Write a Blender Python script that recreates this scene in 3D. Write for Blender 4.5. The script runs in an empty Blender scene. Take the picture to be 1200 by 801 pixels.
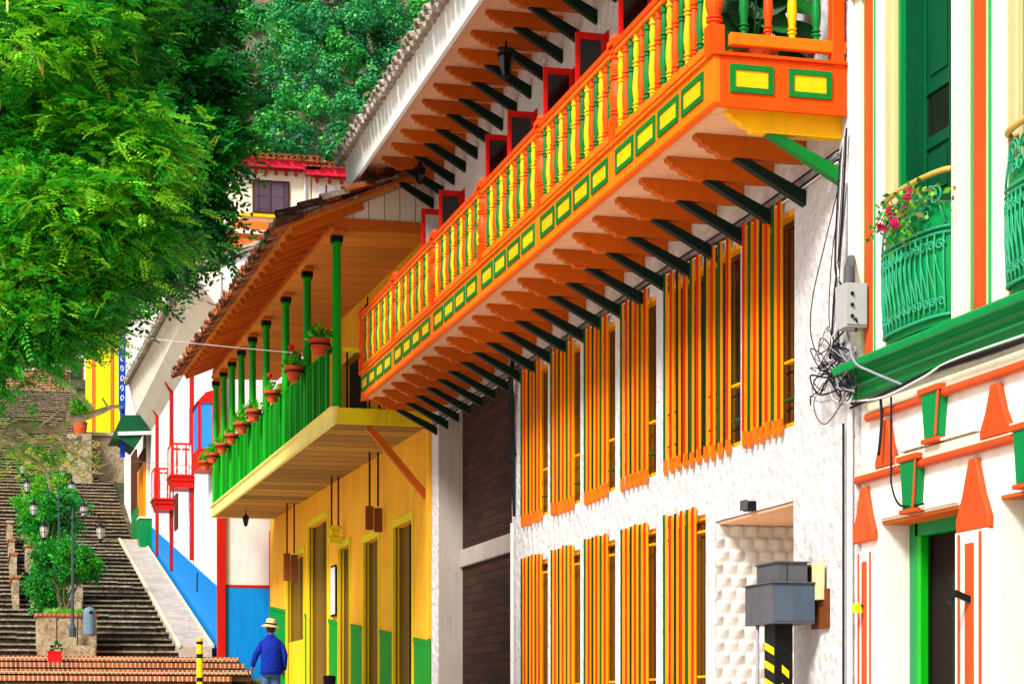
import bpy, math, random
import numpy as np
from mathutils import Vector, Matrix
random.seed(7); rng = np.random.default_rng(7)
scene = bpy.context.scene
col = scene.collection
R = math.radians
PI = math.pi

# ------------------------------------------------------------------ camera geometry
TH = math.atan(620 / 2400.0)          # the lens looks 14.5 degrees to the right of the street's direction (+Y)
CT, ST = math.cos(TH), math.sin(TH)
def on_x(px, X):                      # distance up the street and depth of a point of the facade plane X seen at column px
    zc = 2400 * X / CT / (px + 20)
    return (zc - X * ST) / CT, zc
def W(px, py, X):                     # -> (Y, z) on plane X
    y, zc = on_x(px, X)
    return y, (840 - py) / 2400 * zc
def YW(px, X): return on_x(px, X)[0]
def P(px, py, Y):                     # -> (X, z) on plane Y
    t = (px - 600) / 2400
    X = Y * (t * CT + ST) / (CT - t * ST)
    zc = X * ST + Y * CT
    return X, (840 - py) / 2400 * zc
def D(px, py, zc):                    # -> point at depth zc
    xc = (px - 600) / 2400 * zc
    return Vector((xc * CT + zc * ST, -xc * ST + zc * CT, (840 - py) / 2400 * zc))
def gz(y):                            # street level
    return -1.65 + 0.047 * y

# ------------------------------------------------------------------ materials
def lin(h):
    h = h.lstrip('#')
    out = []
    for i in (0, 2, 4):
        c = int(h[i:i+2], 16) / 255
        out.append(c / 12.92 if c <= .04045 else ((c + .055) / 1.055) ** 2.4)
    return out
class NT:
    def __init__(s, name):
        s.m = bpy.data.materials.new(name); s.m.use_nodes = True
        s.n = s.m.node_tree.nodes; s.l = s.m.node_tree.links
        s.b = s.n['Principled BSDF']
        s.tc = s.n.new('ShaderNodeTexCoord'); s.oi = s.n.new('ShaderNodeObjectInfo')
        mm = s.n.new('ShaderNodeMath'); mm.operation = 'MULTIPLY'; mm.inputs[1].default_value = 41.0; s.l.new(s.oi.outputs['Random'], mm.inputs[0])
        va = s.n.new('ShaderNodeVectorMath'); va.operation = 'ADD'; s.l.new(s.tc.outputs['Object'], va.inputs[0]); s.l.new(mm.outputs[0], va.inputs[1])
        s.vary = va.outputs[0]
    def add(s, t, **k):
        n = s.n.new(t)
        for a, v in k.items(): setattr(n, a, v)
        return n
    def noise(s, scale, detail=4, rough=.6, vec=None):
        n = s.add('ShaderNodeTexNoise'); n.inputs['Scale'].default_value = scale
        n.inputs['Detail'].default_value = detail; n.inputs['Roughness'].default_value = rough
        s.l.new(vec or s.vary, n.inputs['Vector']); return n.outputs['Fac']
    def ramp(s, fac, a, b, ca=(0,0,0,1), cb=(1,1,1,1)):
        r = s.add('ShaderNodeValToRGB'); e = r.color_ramp.elements
        e[0].position = a; e[0].color = ca; e[1].position = b; e[1].color = cb
        s.l.new(fac, r.inputs[0]); return r.outputs[0]
    def mix(s, fac, a, b, mode='MIX'):
        m = s.add('ShaderNodeMix', data_type='RGBA', blend_type=mode)
        for sock, v in ((m.inputs[0], fac), (m.inputs[6], a), (m.inputs[7], b)):
            if hasattr(v, 'is_output'): s.l.new(v, sock)
            elif isinstance(v, (int, float)): sock.default_value = v
            else: sock.default_value = (*v[:3], 1)
        return m.outputs[2]
    def mapped(s, scale=(1,1,1), rot=(0,0,0)):
        m = s.add('ShaderNodeMapping'); m.inputs['Scale'].default_value = scale; m.inputs['Rotation'].default_value = rot
        s.l.new(s.vary, m.inputs[0]); return m.outputs[0]
    def bump(s, h, strength, dist):
        b = s.add('ShaderNodeBump'); b.inputs['Strength'].default_value = strength; b.inputs['Distance'].default_value = dist
        s.l.new(h, b.inputs['Height']); s.l.new(b.outputs[0], s.b.inputs['Normal'])
    def stripes(s, axis, pitch, gap=.06):
        sp = s.add('ShaderNodeSeparateXYZ'); s.l.new(s.tc.outputs['Object'], sp.inputs[0])
        d = s.add('ShaderNodeMath', operation='DIVIDE'); s.l.new(sp.outputs[axis], d.inputs[0]); d.inputs[1].default_value = pitch
        f = s.add('ShaderNodeMath', operation='FRACT'); s.l.new(d.outputs[0], f.inputs[0])
        g = s.add('ShaderNodeMath', operation='LESS_THAN'); s.l.new(f.outputs[0], g.inputs[0]); g.inputs[1].default_value = gap
        fl = s.add('ShaderNodeMath', operation='FLOOR'); s.l.new(d.outputs[0], fl.inputs[0])
        wn = s.add('ShaderNodeTexWhiteNoise', noise_dimensions='1D'); s.l.new(fl.outputs[0], wn.inputs['W'])
        return g.outputs[0], wn.outputs['Value']
    def done(s, c, rough=.6, spec=.35):
        if hasattr(c, 'is_output'): s.l.new(c, s.b.inputs['Base Color'])
        else: s.b.inputs['Base Color'].default_value = (*c[:3], 1)
        s.b.inputs['Roughness'].default_value = rough
        s.b.inputs['Specular IOR Level'].default_value = spec
        return s.m
def mul(c, k): return [min(1, x * k) for x in c]
def paint(name, hx, rough=.6, var=.18, scale=2.5, bump=.25, bs=60, bd=.004, dirt=None, amt=.5, spec=.15, grain=None, wear=.45, chip='6a4a30'):
    t = NT(name); c = lin(hx)
    vec = t.mapped(grain) if grain else None
    a = t.mix(t.noise(scale, 5, .65, vec), mul(c, 1 - var), mul(c, 1 + var))
    if wear: a = t.mix(t.oi.outputs['Random'], t.mix(.35, a, mul(c, .5)), t.mix(.25, a, mul(c, 1.35)))
    if dirt:
        d = t.ramp(t.noise(scale * 2.3, 8, .72, t.mapped((1, 1, .45))), .68 - amt * .35, .80 - amt * .2)
        a = t.mix(d, a, t.mix(.75, lin(dirt), a))
    if wear:
        st = t.ramp(t.noise(1.0, 6, .7, t.mapped((9, 9, .7))), .46, .72)              # rain streaks running down
        a = t.mix(st, a, t.mix(wear, a, mul(lin(hx), .55)))
        ch = t.ramp(t.noise(17, 6, .75), .655, .675)                                  # chipped and rubbed spots
        a = t.mix(ch, a, t.mix(min(1, wear * 1.5), a, lin(chip)))
        fd = t.ramp(t.noise(.8, 4, .6), .45, .75)                                     # sun-faded patches
        a = t.mix(fd, a, t.mix(wear * .6, a, mul(c, 1.3)))
    t.bump(t.noise(bs, 4, .6, vec), bump, bd)
    return t.done(a, rough, spec)
def planks(name, hx, axis, pitch, rough=.65, gapc='1a0d05', grain=(1,1,1), var=.3, gap=.07):
    t = NT(name); c = lin(hx)
    g, wn = t.stripes(axis, pitch, gap)
    a = t.mix(wn, mul(c, 1 - var), mul(c, 1 + var * .6))
    a = t.mix(t.noise(6, 6, .7, t.mapped(grain)), t.mix(.5, a, mul(c, .55)), a)
    a = t.mix(g, a, lin(gapc))
    t.bump(t.noise(20, 4, .6, t.mapped(grain)), .4, .006)
    return t.done(a, rough, .25)
def bricks(name, c1, c2, mortar, axes='yz', scale=1.0, bw=.25, rh=.08, ms=.012):
    t = NT(name)
    sp = t.add('ShaderNodeSeparateXYZ'); t.l.new(t.tc.outputs['Object'], sp.inputs[0])
    cb = t.add('ShaderNodeCombineXYZ')
    t.l.new(sp.outputs['xyz'.index(axes[0])], cb.inputs[0]); t.l.new(sp.outputs['xyz'.index(axes[1])], cb.inputs[1])
    b = t.add('ShaderNodeTexBrick'); t.l.new(cb.outputs[0], b.inputs['Vector'])
    b.inputs['Color1'].default_value = (*lin(c1), 1); b.inputs['Color2'].default_value = (*lin(c2), 1); b.inputs['Mortar'].default_value = (*lin(mortar), 1)
    b.inputs['Scale'].default_value = scale; b.inputs['Mortar Size'].default_value = ms
    b.inputs['Brick Width'].default_value = bw; b.inputs['Row Height'].default_value = rh
    a = t.mix(t.noise(5, 6, .7), t.mix(.55, b.outputs['Color'], (.02, .015, .01)), b.outputs['Color'])
    inv = t.add('ShaderNodeMath', operation='SUBTRACT'); inv.inputs[0].default_value = 1; t.l.new(b.outputs['Fac'], inv.inputs[1])
    t.bump(inv.outputs[0], .6, .01)
    return t.done(a, .85, .2)
def stone(name, c1, c2, c3, scale=3, bump=.8, bd=.03):
    t = NT(name)
    n1 = t.noise(scale, 8, .7); n2 = t.noise(scale * 4, 6, .7)
    a = t.mix(t.ramp(n1, .35, .65), lin(c1), lin(c2))
    a = t.mix(t.ramp(n2, .5, .68), a, lin(c3))
    t.bump(t.noise(scale * 7, 8, .7), bump, bd)
    return t.done(a, .9, .2)
def stucco():
    t = NT('whitewashed_stucco')
    v = t.add('ShaderNodeTexVoronoi', feature='SMOOTH_F1'); v.inputs['Scale'].default_value = 9.5
    t.l.new(t.tc.outputs['Object'], v.inputs['Vector'])
    nz = t.noise(30, 8, .75)
    ad = t.add('ShaderNodeMath', operation='MULTIPLY_ADD'); t.l.new(v.outputs['Distance'], ad.inputs[0]); ad.inputs[1].default_value = 1.6; t.l.new(nz, ad.inputs[2])
    base = t.mix(t.noise(1.3, 5, .6), lin('f5f2ee'), lin('fdfcfa'))
    pit_shade = t.ramp(t.noise(22, 4, .65), .63, .70)  # grey flecks painted in for the shading of the rough surface
    base = t.mix(pit_shade, base, lin('a8a29c'))
    dk = t.ramp(t.noise(1.0, 6, .7, t.mapped((5, 5, .6))), .52, .75); base = t.mix(dk, base, t.mix(.16, base, lin('b5a594')))
    st = t.ramp(t.noise(.9, 7, .7, t.mapped((1, 1, .5))), .64, .76)
    base = t.mix(st, base, lin('c9a07c'))
    t.bump(ad.outputs[0], 1.0, .075)
    return t.done(base, .85, .2)
def leafm(name, hx, tr=.35):
    t = NT(name); c = lin(hx)
    a = t.mix(t.noise(3, 3), mul(c, .75), mul(c, 1.25))
    m = t.done(a, .5, .3)
    # a thin leaf lets some light through
    tl = t.add('ShaderNodeBsdfTranslucent'); t.l.new(a, tl.inputs['Color'])
    mx = t.add('ShaderNodeMixShader'); mx.inputs[0].default_value = tr
    out = t.n['Material Output']
    t.l.new(t.b.outputs[0], mx.inputs[1]); t.l.new(tl.outputs[0], mx.inputs[2]); t.l.new(mx.outputs[0], out.inputs['Surface'])
    return m
def glass(name, hx, rough=.08):
    t = NT(name); c = lin(hx)
    return t.done(t.mix(t.noise(1.5), mul(c, .6), mul(c, 1.3)), rough, .6)

M = {}
M['stucco'] = stucco()
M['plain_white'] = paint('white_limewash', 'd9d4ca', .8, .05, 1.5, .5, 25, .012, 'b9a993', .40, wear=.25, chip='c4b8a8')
M['soffit_tan'] = paint('tan_soffit_plaster', 'e2b088', .8, .10, 1.2, .3, 30, .008, 'b07a55', .3)
M['soffit_white'] = paint('cream_soffit_plaster', 'e6dcc6', .8, .08, .8, .3, 20, .01, 'b0a58c', .35)
M['fascia_white'] = paint('white_fascia', 'eef2ea', .7, .05, 1.5, .3, 30, .006, 'b8c0b4', .3, wear=.12)
M['orange'] = paint('orange_paint', 'e64804', .45, .12, 3, .2, 50, .003, 'b23a06', .3)
M['orange2'] = paint('light_orange_paint', 'f0720a', .45, .12, 3, .2, 50, .003, 'c4570a', .35)
M['yellow'] = paint('yellow_paint', 'f4b40a', .45, .10, 3, .2, 50, .003, 'd8950a', .3)
M['green'] = paint('green_paint', '067028', .45, .15, 3, .2, 50, .003, '064d1e', .3)
M['dark_green'] = paint('dark_green_paint', '051d15', .6, .2, 3, .2, 50, .003, wear=0)
M['red'] = paint('red_paint', 'd3160c', .45, .15, 3, .2, 50, .003, '8a0d08', .3)
M['wood'] = paint('orange_stained_beam', 'c05c0a', .6, .22, 2.2, .4, 30, .005, '8d3f0a', .3, grain=(2, 9, 9))
M['wood_dark'] = paint('dark_wood', '4b2a14', .6, .25, 3, .4, 30, .005, wear=0)
M['bar_yellow'] = paint('bar_yellow', 'ee9a0c', .5, .15, 4, .2, 50, .003, 'c47608', .4)
M['bar_orange'] = paint('bar_orange', 'ee6a10', .45, .15, 4, .2, 50, .003, 'b8480a', .35)
M['bar_red'] = paint('bar_red', 'c4200e', .45, .15, 4, .2, 50, .003)
M['bar_green'] = paint('bar_green', '0c4a22', .45, .15, 4, .2, 50, .003)
M['glass_brown'] = glass('brown_glass', '2c1c12')
M['glass_dark'] = glass('dark_glass', '14120f')
M['glass_pale'] = glass('pale_glass', 'b9b7ad')
M['glass_blue'] = glass('blue_shutter', '1c86d8', .4)
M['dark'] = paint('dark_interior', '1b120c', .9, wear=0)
M['tile'] = stone('old_roof_tile', 'a59a8a', '6c5c4e', 'd6ccbc', 2.5, .6, .02)
M['tile_red'] = stone('terracotta_tile', 'b9622c', '6e3218', 'd9a27a', 2.2, .6, .02)
M['tile_pale'] = stone('pale_mortared_tile', 'c9b8a4', '8a6a50', 'e6dccc', 2.5, .6, .02)
M['tile_dark'] = stone('sooty_tile', '4a2a1c', '2a1a14', '7a4a30', 2.5, .6, .02)
M['brick_dark'] = bricks('dark_brickwork', '4a2312', '2a130a', '1a0f0a', 'yz', 1, .75, .15, .014)
M['y_wall'] = paint('ochre_yellow_limewash', 'fab028', .85, .2, 1.1, .5, 20, .01, 'c9761a', .75)
M['y_wall_low'] = M['y_wall']
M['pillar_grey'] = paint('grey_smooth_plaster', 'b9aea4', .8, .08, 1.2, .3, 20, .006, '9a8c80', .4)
M['y_trim'] = paint('lime_yellow_trim', 'd8c512', .55, .12, 3, .2, 50, .003, 'a38f0d', .3)
M['y_dado'] = paint('green_dado', '058a20', .6, .16, 1.4, .3, 20, .006, '0a6a20', .35)
M['y_leaf'] = planks('olive_door_boards', '7a5c10', 1, .13, .6)
M['y_soffit'] = planks('ochre_balcony_boards', 'a87e28', 1, .85, .8, '2a1806', (1.0, 1.6, 2), .5, .07)
M['y_ceiling'] = planks('orange_ceiling_boards', 'e08a2a', 1, .9, .7, '5a2a08', (1, 6, 6), .25, .03)
M['y_edge'] = paint('cream_yellow_edge', 'ecd97c', .7, .12, 2, .4, 30, .006, 'a98f3a', .4)
M['post_green'] = paint('bright_green_paint', '089a12', .4, .15, 2, .2, 40, .003, '0a6a18', .25)
M['board_green'] = paint('board_green_paint', '067a1c', .5, .22, 3, .3, 40, .004, '07581a', .4)
M['gable_white'] = planks('weathered_gable_boards', 'f8f0de', 0, .28, .8, '6b5a48', (6, 6, 1), .15, .05)
M['b_white'] = paint('white_wall_paint', 'dad8d4', .75, .05, 1, .5, 18, .012, 'b4aca0', .4, wear=.25, chip='c4b8a8')
M['b_blue'] = paint('blue_dado_paint', '0079c4', .6, .12, 1.2, .3, 25, .006, '0a6cb4', .35)
M['b_red'] = paint('red_column_paint', 'a81408', .5, .15, 2, .2, 40, .004, '8e150a', .25)
M['c_cream'] = paint('cream_paint', 'e4dabe', .7, .06, 1.5, .4, 24, .008, 'c4a670', .45, wear=.3, chip='c9a688')
M['c_white'] = paint('warm_white_paint', 'e2d9cc', .75, .07, 1.5, .5, 22, .01, 'b89a78', .5, wear=.3, chip='c9a688')
M['c_orange'] = paint('terracotta_paint', 'c04a1c', .55, .12, 2, .3, 40, .004, 'c04412', .25)
M['c_green'] = paint('emerald_paint', '047c3c', .4, .12, 2, .2, 40, .003, '067238', .3)
M['c_green2'] = paint('deep_emerald_paint', '034a2c', .45, .15, 2, .2, 40, .003, '044026', .3)
M['c_olive'] = paint('straw_paint', 'd4c48c', .65, .08, 2, .2, 40, .004)
M['c_line'] = paint('green_line_paint', '2c9c62', .6, .1)
M['iron_green'] = paint('green_iron', '2a9468', .4, .2, 6, .2, 60, .002)
M['iron_gold'] = paint('brass_rail', 'b99a4a', .35, .2, 6, .2, 60, .002)
M['black'] = paint('black_iron', '0e0e10', .45, .2, 6, .2, 60, .002, wear=0)
M['cable'] = paint('black_cable', '17161a', .6, .2)
M['cable_grey'] = paint('grey_cable', '85838a', .6, .2)
M['cable_white'] = paint('white_cable', 'cfcac2', .6, .1)
M['cable_red'] = paint('red_cable', '8a2a3a', .6, .1)
M['steel'] = paint('grey_steel', '515257', .5, .25, 2, .3, 30, .004, '2a2828', .5)
M['steel_blue'] = paint('blue_grey_steel', '44525f', .5, .25, 2, .3, 30, .004, '2e2e30', .5)
M['plastic'] = paint('grey_plastic', 'a9a9a6', .5, .08, 3)
M['meter'] = paint('cream_plastic', 'd8cf9a', .5, .1, 3)
M['pole_grey'] = paint('grey_pole', '39484c', .4, .15)
M['bin'] = paint('bin_blue_grey', '5f7688', .45, .15)
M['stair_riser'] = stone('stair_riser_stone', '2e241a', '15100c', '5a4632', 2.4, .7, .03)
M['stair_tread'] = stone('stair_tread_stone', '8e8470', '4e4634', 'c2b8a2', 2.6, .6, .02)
M['stair_warm'] = stone('upper_stair_stone', '94826a', '4c4232', 'c6b496', 2.2, .7, .03)
M['concrete'] = stone('ramp_concrete', 'b0a59a', '96897c', 'c4bbae', .9, .35, .01)
M['conc_pale'] = stone('pale_stone', 'cfc6a6', 'b3a888', 'e0dac0', 2, .4, .01)
M['plaza'] = stone('plaza_paving', 'd8c4b6', 'c6b0a2', 'e2d2c6', .8, .3, .01)
M['step_brick'] = bricks('brick_step', 'c07040', '8e4a28', 'd8bc98', 'xz', 1, .12, .4, .018)
M['step_brick_top'] = stone('brick_step_top', 'b8764a', '8a4a28', 'd0a078', 3, .4, .01)
M['planter'] = stone('planter_stone', 'b9a98a', '8a7658', '5c4c38', 2.4, .8, .03)
M['rim'] = bricks('planter_rim_brick', 'c46a3a', 'a84a24', 'c9b49a', 'xy', 1, .12, .25, .01)
M['soil'] = paint('soil', '2e2014', .95)
M['terracotta'] = paint('terracotta', 'd0522a', .75, .15, 8, .3, 60, .003, '8a3018', .35)
M['red_plastic'] = paint('red_plastic', 'e01818', .4, .08)
M['bark'] = stone('grey_bark', '6b5a46', '3e3226', '9a9a6a', 6, .8, .02)
M['moss_bark'] = stone('lichen_bark', 'bdb790', '8a8058', 'e4dfc0', 8, .8, .02)
M['leaf_lime'] = leafm('lime_leaf', '80cc20')
M['leaf_bright'] = leafm('bright_leaf', '3cac1c')
M['leaf_mid'] = leafm('mid_leaf', '22961c')
M['leaf_deep'] = leafm('deep_leaf', '12701a')
M['leaf_dark'] = leafm('dark_leaf', '0b5220')
M['leaf_jade'] = leafm('jade_leaf', '1c8a3c')
M['leaf_blue'] = leafm('blue_green_leaf', '12604a')
M['leaf_dry'] = leafm('dry_leaf', '8a7a3a')
for k_, h_ in (('wood_a', '4cb43c'), ('wood_b', '2fa040'), ('wood_c', '2c9050'), ('wood_d', '7cc63c'), ('wood_e', '1a7040'), ('wood_f', '0e5038')): M[k_] = leafm('hill_foliage_' + k_, h_, .25)
M['pod'] = leafm('pale_seed_pod', 'd8d060')
M['flower_red'] = leafm('red_flower', 'f01824')
M['flower_pink'] = leafm('pink_flower', 'e8106a')
M['hill_earth'] = stone('hill_earth', '5a4a34', '2e3a1e', '8a7a5e', .15, .8, .3)
M['cliff'] = stone('hill_rock', '8a7a5e', '4a4434', 'b0a080', .3, .9, .3)
M['skin'] = paint('skin', '9a6444', .6, .08, 8, wear=0)
M['shirt'] = paint('blue_shirt', '0f2a94', .85, .2, 6, 1.0, 9, .05, wear=0)
M['denim'] = paint('denim', '4a6a96', .85, .2, 6, .8, 12, .03, wear=.3)
M['straw'] = paint('straw_hat', 'e6c98a', .75, .12, 12, .4, 120, .003)
M['hatband'] = paint('hat_band', '2a1c12', .7)
M['hair'] = paint('grey_hair', '3a3634', .8)
M['shoe'] = paint('shoe', '241810', .6)
M['f_yellow'] = paint('lemon_wall', 'f0e010', .75, .08, 1.4, .3, 20, .006)
M['f_pink'] = paint('pinkish_white_wall', 'f2ddd2', .8, .05, 1, .3, 20, .006, 'd8b8a8', .3)
M['f_orange'] = paint('orange_band', 'f0742a', .75, .1, 1, .3, 20, .006, 'c85014', .3)
M['f_cream'] = paint('cream_wall', 'f0dcc0', .8, .06, 1, .3, 20, .006, 'd0a890', .35)
M['f_redroof'] = paint('crimson_fascia', 'd81e38', .6, .1)
M['f_shutter'] = planks('plum_shutter_boards', '5a4450', 0, .5, .6)
M['f_blue'] = paint('cobalt_paint', '1040b0', .5, .12)
M['door_orange'] = paint('orange_door', 'f08a0c', .5, .12, 2, .2, 40, .003)
M['awning'] = paint('bottle_green_boards', '0a4a28', .6, .2)
M['sign_wood'] = paint('brown_sign_board', '6e3c1a', .6, .25, 4, .3, 30, .004, grain=(2, 2, 8))
M['brick_far'] = bricks('far_brickwork', 'b0683a', '8a4a2a', 'd0b090', 'xz', 1, .5, .16, .02)
M['hazard_yellow'] = paint('hazard_yellow', 'f4d010', .5, .1)

# ------------------------------------------------------------------ mesh building
class MB:
    def __init__(s): s.v = []; s.f = []; s.m = []
    def add(s, vs, fs, mi=0):
        o = len(s.v); s.v += [tuple(v) for v in vs]
        for f in fs: s.f.append([i + o for i in f]); s.m.append(mi)
        return s
    def box(s, x0, x1, y0, y1, z0, z1, mi=0):
        x0, x1 = sorted((x0, x1)); y0, y1 = sorted((y0, y1)); z0, z1 = sorted((z0, z1))
        return s.add([(x0,y0,z0),(x1,y0,z0),(x1,y1,z0),(x0,y1,z0),(x0,y0,z1),(x1,y0,z1),(x1,y1,z1),(x0,y1,z1)],
              [(0,3,2,1),(4,5,6,7),(0,1,5,4),(1,2,6,5),(2,3,7,6),(3,0,4,7)], mi)
    def prism(s, poly, vec, mi=0):
        n = len(poly); vec = Vector(vec); a = [Vector(p) for p in poly]; b = [p + vec for p in a]
        return s.add(a + b, [tuple(range(n))[::-1], tuple(range(n, 2*n))] + [(i, (i+1) % n, n + (i+1) % n, n + i) for i in range(n)], mi)
    def beam(s, p0, p1, w, h, mi=0, up=(0,0,1)):
        p0, p1 = Vector(p0), Vector(p1); d = (p1 - p0).normalized(); up = Vector(up)
        r = d.cross(up)
        if r.length < 1e-4: r = d.cross(Vector((0,1,0)))
        r.normalize(); u = r.cross(d).normalized()
        q = [(-w/2,-h/2),(w/2,-h/2),(w/2,h/2),(-w/2,h/2)]
        vs = [p0 + r*a + u*b for a, b in q] + [p1 + r*a + u*b for a, b in q]
        return s.add(vs, [(3,2,1,0),(4,5,6,7),(0,1,5,4),(1,2,6,5),(2,3,7,6),(3,0,4,7)], mi)
    def tube(s, pts, rad, n=8, mi=0, cap=True):
        pts = [Vector(p) for p in pts]
        if not hasattr(rad, '__len__'): rad = [rad] * len(pts)
        vs = []; prev = None
        for i, p in enumerate(pts):
            d = (pts[min(i+1, len(pts)-1)] - pts[max(i-1, 0)])
            d = d.normalized() if d.length > 1e-9 else Vector((0,0,1))
            a = prev if prev is not None else (Vector((1,0,0)) if abs(d.x) < .8 else Vector((0,1,0)))
            u = (a - d * a.dot(d)).normalized(); prev = u; w = d.cross(u)
            for k in range(n):
                t = 2*PI*k/n; vs.append(p + (u*math.cos(t) + w*math.sin(t)) * rad[i])
        fs = [(i*n+k, i*n+(k+1) % n, (i+1)*n+(k+1) % n, (i+1)*n+k) for i in range(len(pts)-1) for k in range(n)]
        if cap: fs += [tuple(range(n))[::-1], tuple(range((len(pts)-1)*n, len(pts)*n))]
        return s.add(vs, fs, mi)
    def lathe(s, prof, o=(0,0,0), n=16, mi=0, sx=1, sy=1, rot=0):
        vs = [(o[0]+r*sx*math.cos(2*PI*k/n+rot), o[1]+r*sy*math.sin(2*PI*k/n+rot), o[2]+z) for r, z in prof for k in range(n)]
        fs = [(i*n+k, i*n+(k+1) % n, (i+1)*n+(k+1) % n, (i+1)*n+k) for i in range(len(prof)-1) for k in range(n)]
        fs += [tuple(range(n))[::-1], tuple(range((len(prof)-1)*n, len(prof)*n))]
        return s.add(vs, fs, mi)
    def loft(s, rings, n=16, mi=0):
        vs = [(cx+rx*math.cos(2*PI*k/n), cy+ry*math.sin(2*PI*k/n), z) for cx, cy, z, rx, ry in rings for k in range(n)]
        fs = [(i*n+k, i*n+(k+1) % n, (i+1)*n+(k+1) % n, (i+1)*n+k) for i in range(len(rings)-1) for k in range(n)]
        fs += [tuple(range(n))[::-1], tuple(range((len(rings)-1)*n, len(rings)*n))]
        return s.add(vs, fs, mi)
    def ball(s, c, r, mi=0, n=8):
        pr = [(max(r*math.sin(PI*i/n), .0005), -r*math.cos(PI*i/n)) for i in range(n+1)]
        return s.lathe(pr, c, n, mi)
    def build(s, name, mats, parent=None, bevel=0, smooth=False, origin=None, loc=None):
        if not isinstance(mats, (list, tuple)): mats = [mats]
        if parent is not None and origin is None:
            r = parent
            while r.parent: r = r.parent
            origin = r.location
        o = Vector(origin) if origin is not None else Vector((0,0,0))
        me = bpy.data.meshes.new(name)
        me.from_pydata([(v[0]-o.x, v[1]-o.y, v[2]-o.z) for v in s.v], [], s.f)
        for m in mats: me.materials.append(M[m] if isinstance(m, str) else m)
        me.polygons.foreach_set('material_index', s.m)
        if smooth: me.polygons.foreach_set('use_smooth', [True]*len(s.f))
        me.update()
        ob = bpy.data.objects.new(name, me); col.objects.link(ob)
        if parent is not None: ob.parent = parent
        elif origin is not None: ob.location = o
        if loc is not None: ob.location = loc
        if smooth == 'auto':
            pass
        if bevel:
            b = ob.modifiers.new('bevel', 'BEVEL'); b.width = bevel; b.segments = 1; b.limit_method = 'ANGLE'
        return ob
def tag(o, label=None, cat=None, group=None, kind=None):
    if label: o['label'] = label
    if cat: o['category'] = cat
    if group: o['group'] = group
    if kind: o['kind'] = kind
    return o
def thing(name, loc, label, cat, group=None):
    e = bpy.data.objects.new(name, None); col.objects.link(e); e.location = loc
    e.empty_display_size = .2
    return tag(e, label, cat, group)
def kids(o): return [c for c in bpy.data.objects if c.parent is o]
def copy_tree(o, parent=None):
    c = o.copy(); col.objects.link(c); c.parent = parent
    for ch in kids(o): copy_tree(ch, c)
    return c
def inst(name, mesh, parent, loc, rotz=0):
    ob = bpy.data.objects.new(name, mesh); col.objects.link(ob); ob.parent = parent
    r = parent
    while r.parent: r = r.parent
    ob.location = Vector(loc) - r.location; ob.rotation_euler.z = rotz
    return ob
def npmesh(name, V, Q, mi, mats, parent=None, origin=(0,0,0), kind=None):
    V = np.asarray(V, np.float32) - np.asarray(origin, np.float32)
    me = bpy.data.meshes.new(name); k = Q.shape[1]
    me.vertices.add(len(V)); me.vertices.foreach_set('co', V.ravel())
    me.loops.add(Q.size); me.loops.foreach_set('vertex_index', Q.ravel().astype(np.int32))
    me.polygons.add(len(Q)); me.polygons.foreach_set('loop_start', np.arange(0, Q.size, k, dtype=np.int32))
    me.polygons.foreach_set('material_index', np.asarray(mi, np.int32))
    for m in mats: me.materials.append(M[m])
    me.update(calc_edges=True); me.validate()
    ob = bpy.data.objects.new(name, me); col.objects.link(ob)
    if parent is not None: ob.parent = parent
    return ob
def quads(c, d, n, L, Wd):            # leaf blades: centres, directions, normals, lengths, widths -> verts, quads (diamond shaped)
    s = np.cross(d, n); s /= np.linalg.norm(s, axis=1, keepdims=True) + 1e-9
    L = L[:, None]; Wd = Wd[:, None]
    V = np.stack([c - d*L/2, c + s*Wd/2 - d*L*.05, c + d*L/2, c - s*Wd/2 - d*L*.05], 1).reshape(-1, 3)
    return V, np.arange(len(V)).reshape(-1, 4)
def unit(n):
    v = rng.normal(size=(n, 3)); return v / np.linalg.norm(v, axis=1, keepdims=True)
def norm(v): return v / (np.linalg.norm(v, axis=-1, keepdims=True) + 1e-9)

def wall_x(mb, X, thick, y0, y1, z0, z1, openings, mi=0, zbase=None):
    """street wall: face in plane X, with real openings and reveals. openings: (ya, yb, za, zb, depth)"""
    ys = sorted(set([y0, y1] + [v for o in openings for v in o[:2]])); zs = sorted(set([z0, z1] + [v for o in openings for v in o[2:4]]))
    for i in range(len(ys)-1):
        for j in range(len(zs)-1):
            a, b, c, d = ys[i], ys[i+1], zs[j], zs[j+1]
            if any(o[0] - 1e-6 <= a and b <= o[1] + 1e-6 and o[2] - 1e-6 <= c and d <= o[3] + 1e-6 for o in openings): continue
            mb.add([(X,a,c),(X,b,c),(X,b,d),(X,a,d)], [(3,2,1,0)], mi)
    for o in openings:
        a, b, c, d, t = o; Xb = X + t
        mb.add([(X,a,c),(Xb,a,c),(Xb,a,d),(X,a,d)], [(3,2,1,0)], mi)
        mb.add([(X,b,c),(Xb,b,c),(Xb,b,d),(X,b,d)], [(0,1,2,3)], mi)
        mb.add([(X,a,c),(Xb,a,c),(Xb,b,c),(X,b,c)], [(0,1,2,3)], mi)
        mb.add([(X,a,d),(Xb,a,d),(Xb,b,d),(X,b,d)], [(3,2,1,0)], mi)
    Xb = X + thick
    mb.add([(X,y0,z0),(Xb,y0,z0),(Xb,y0,z1),(X,y0,z1)], [(0,1,2,3)], mi)
    mb.add([(X,y1,z0),(Xb,y1,z0),(Xb,y1,z1),(X,y1,z1)], [(3,2,1,0)], mi)
    mb.add([(Xb,y0,z0),(Xb,y1,z0),(Xb,y1,z1),(Xb,y0,z1)], [(0,1,2,3)], mi)
    return mb
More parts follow.
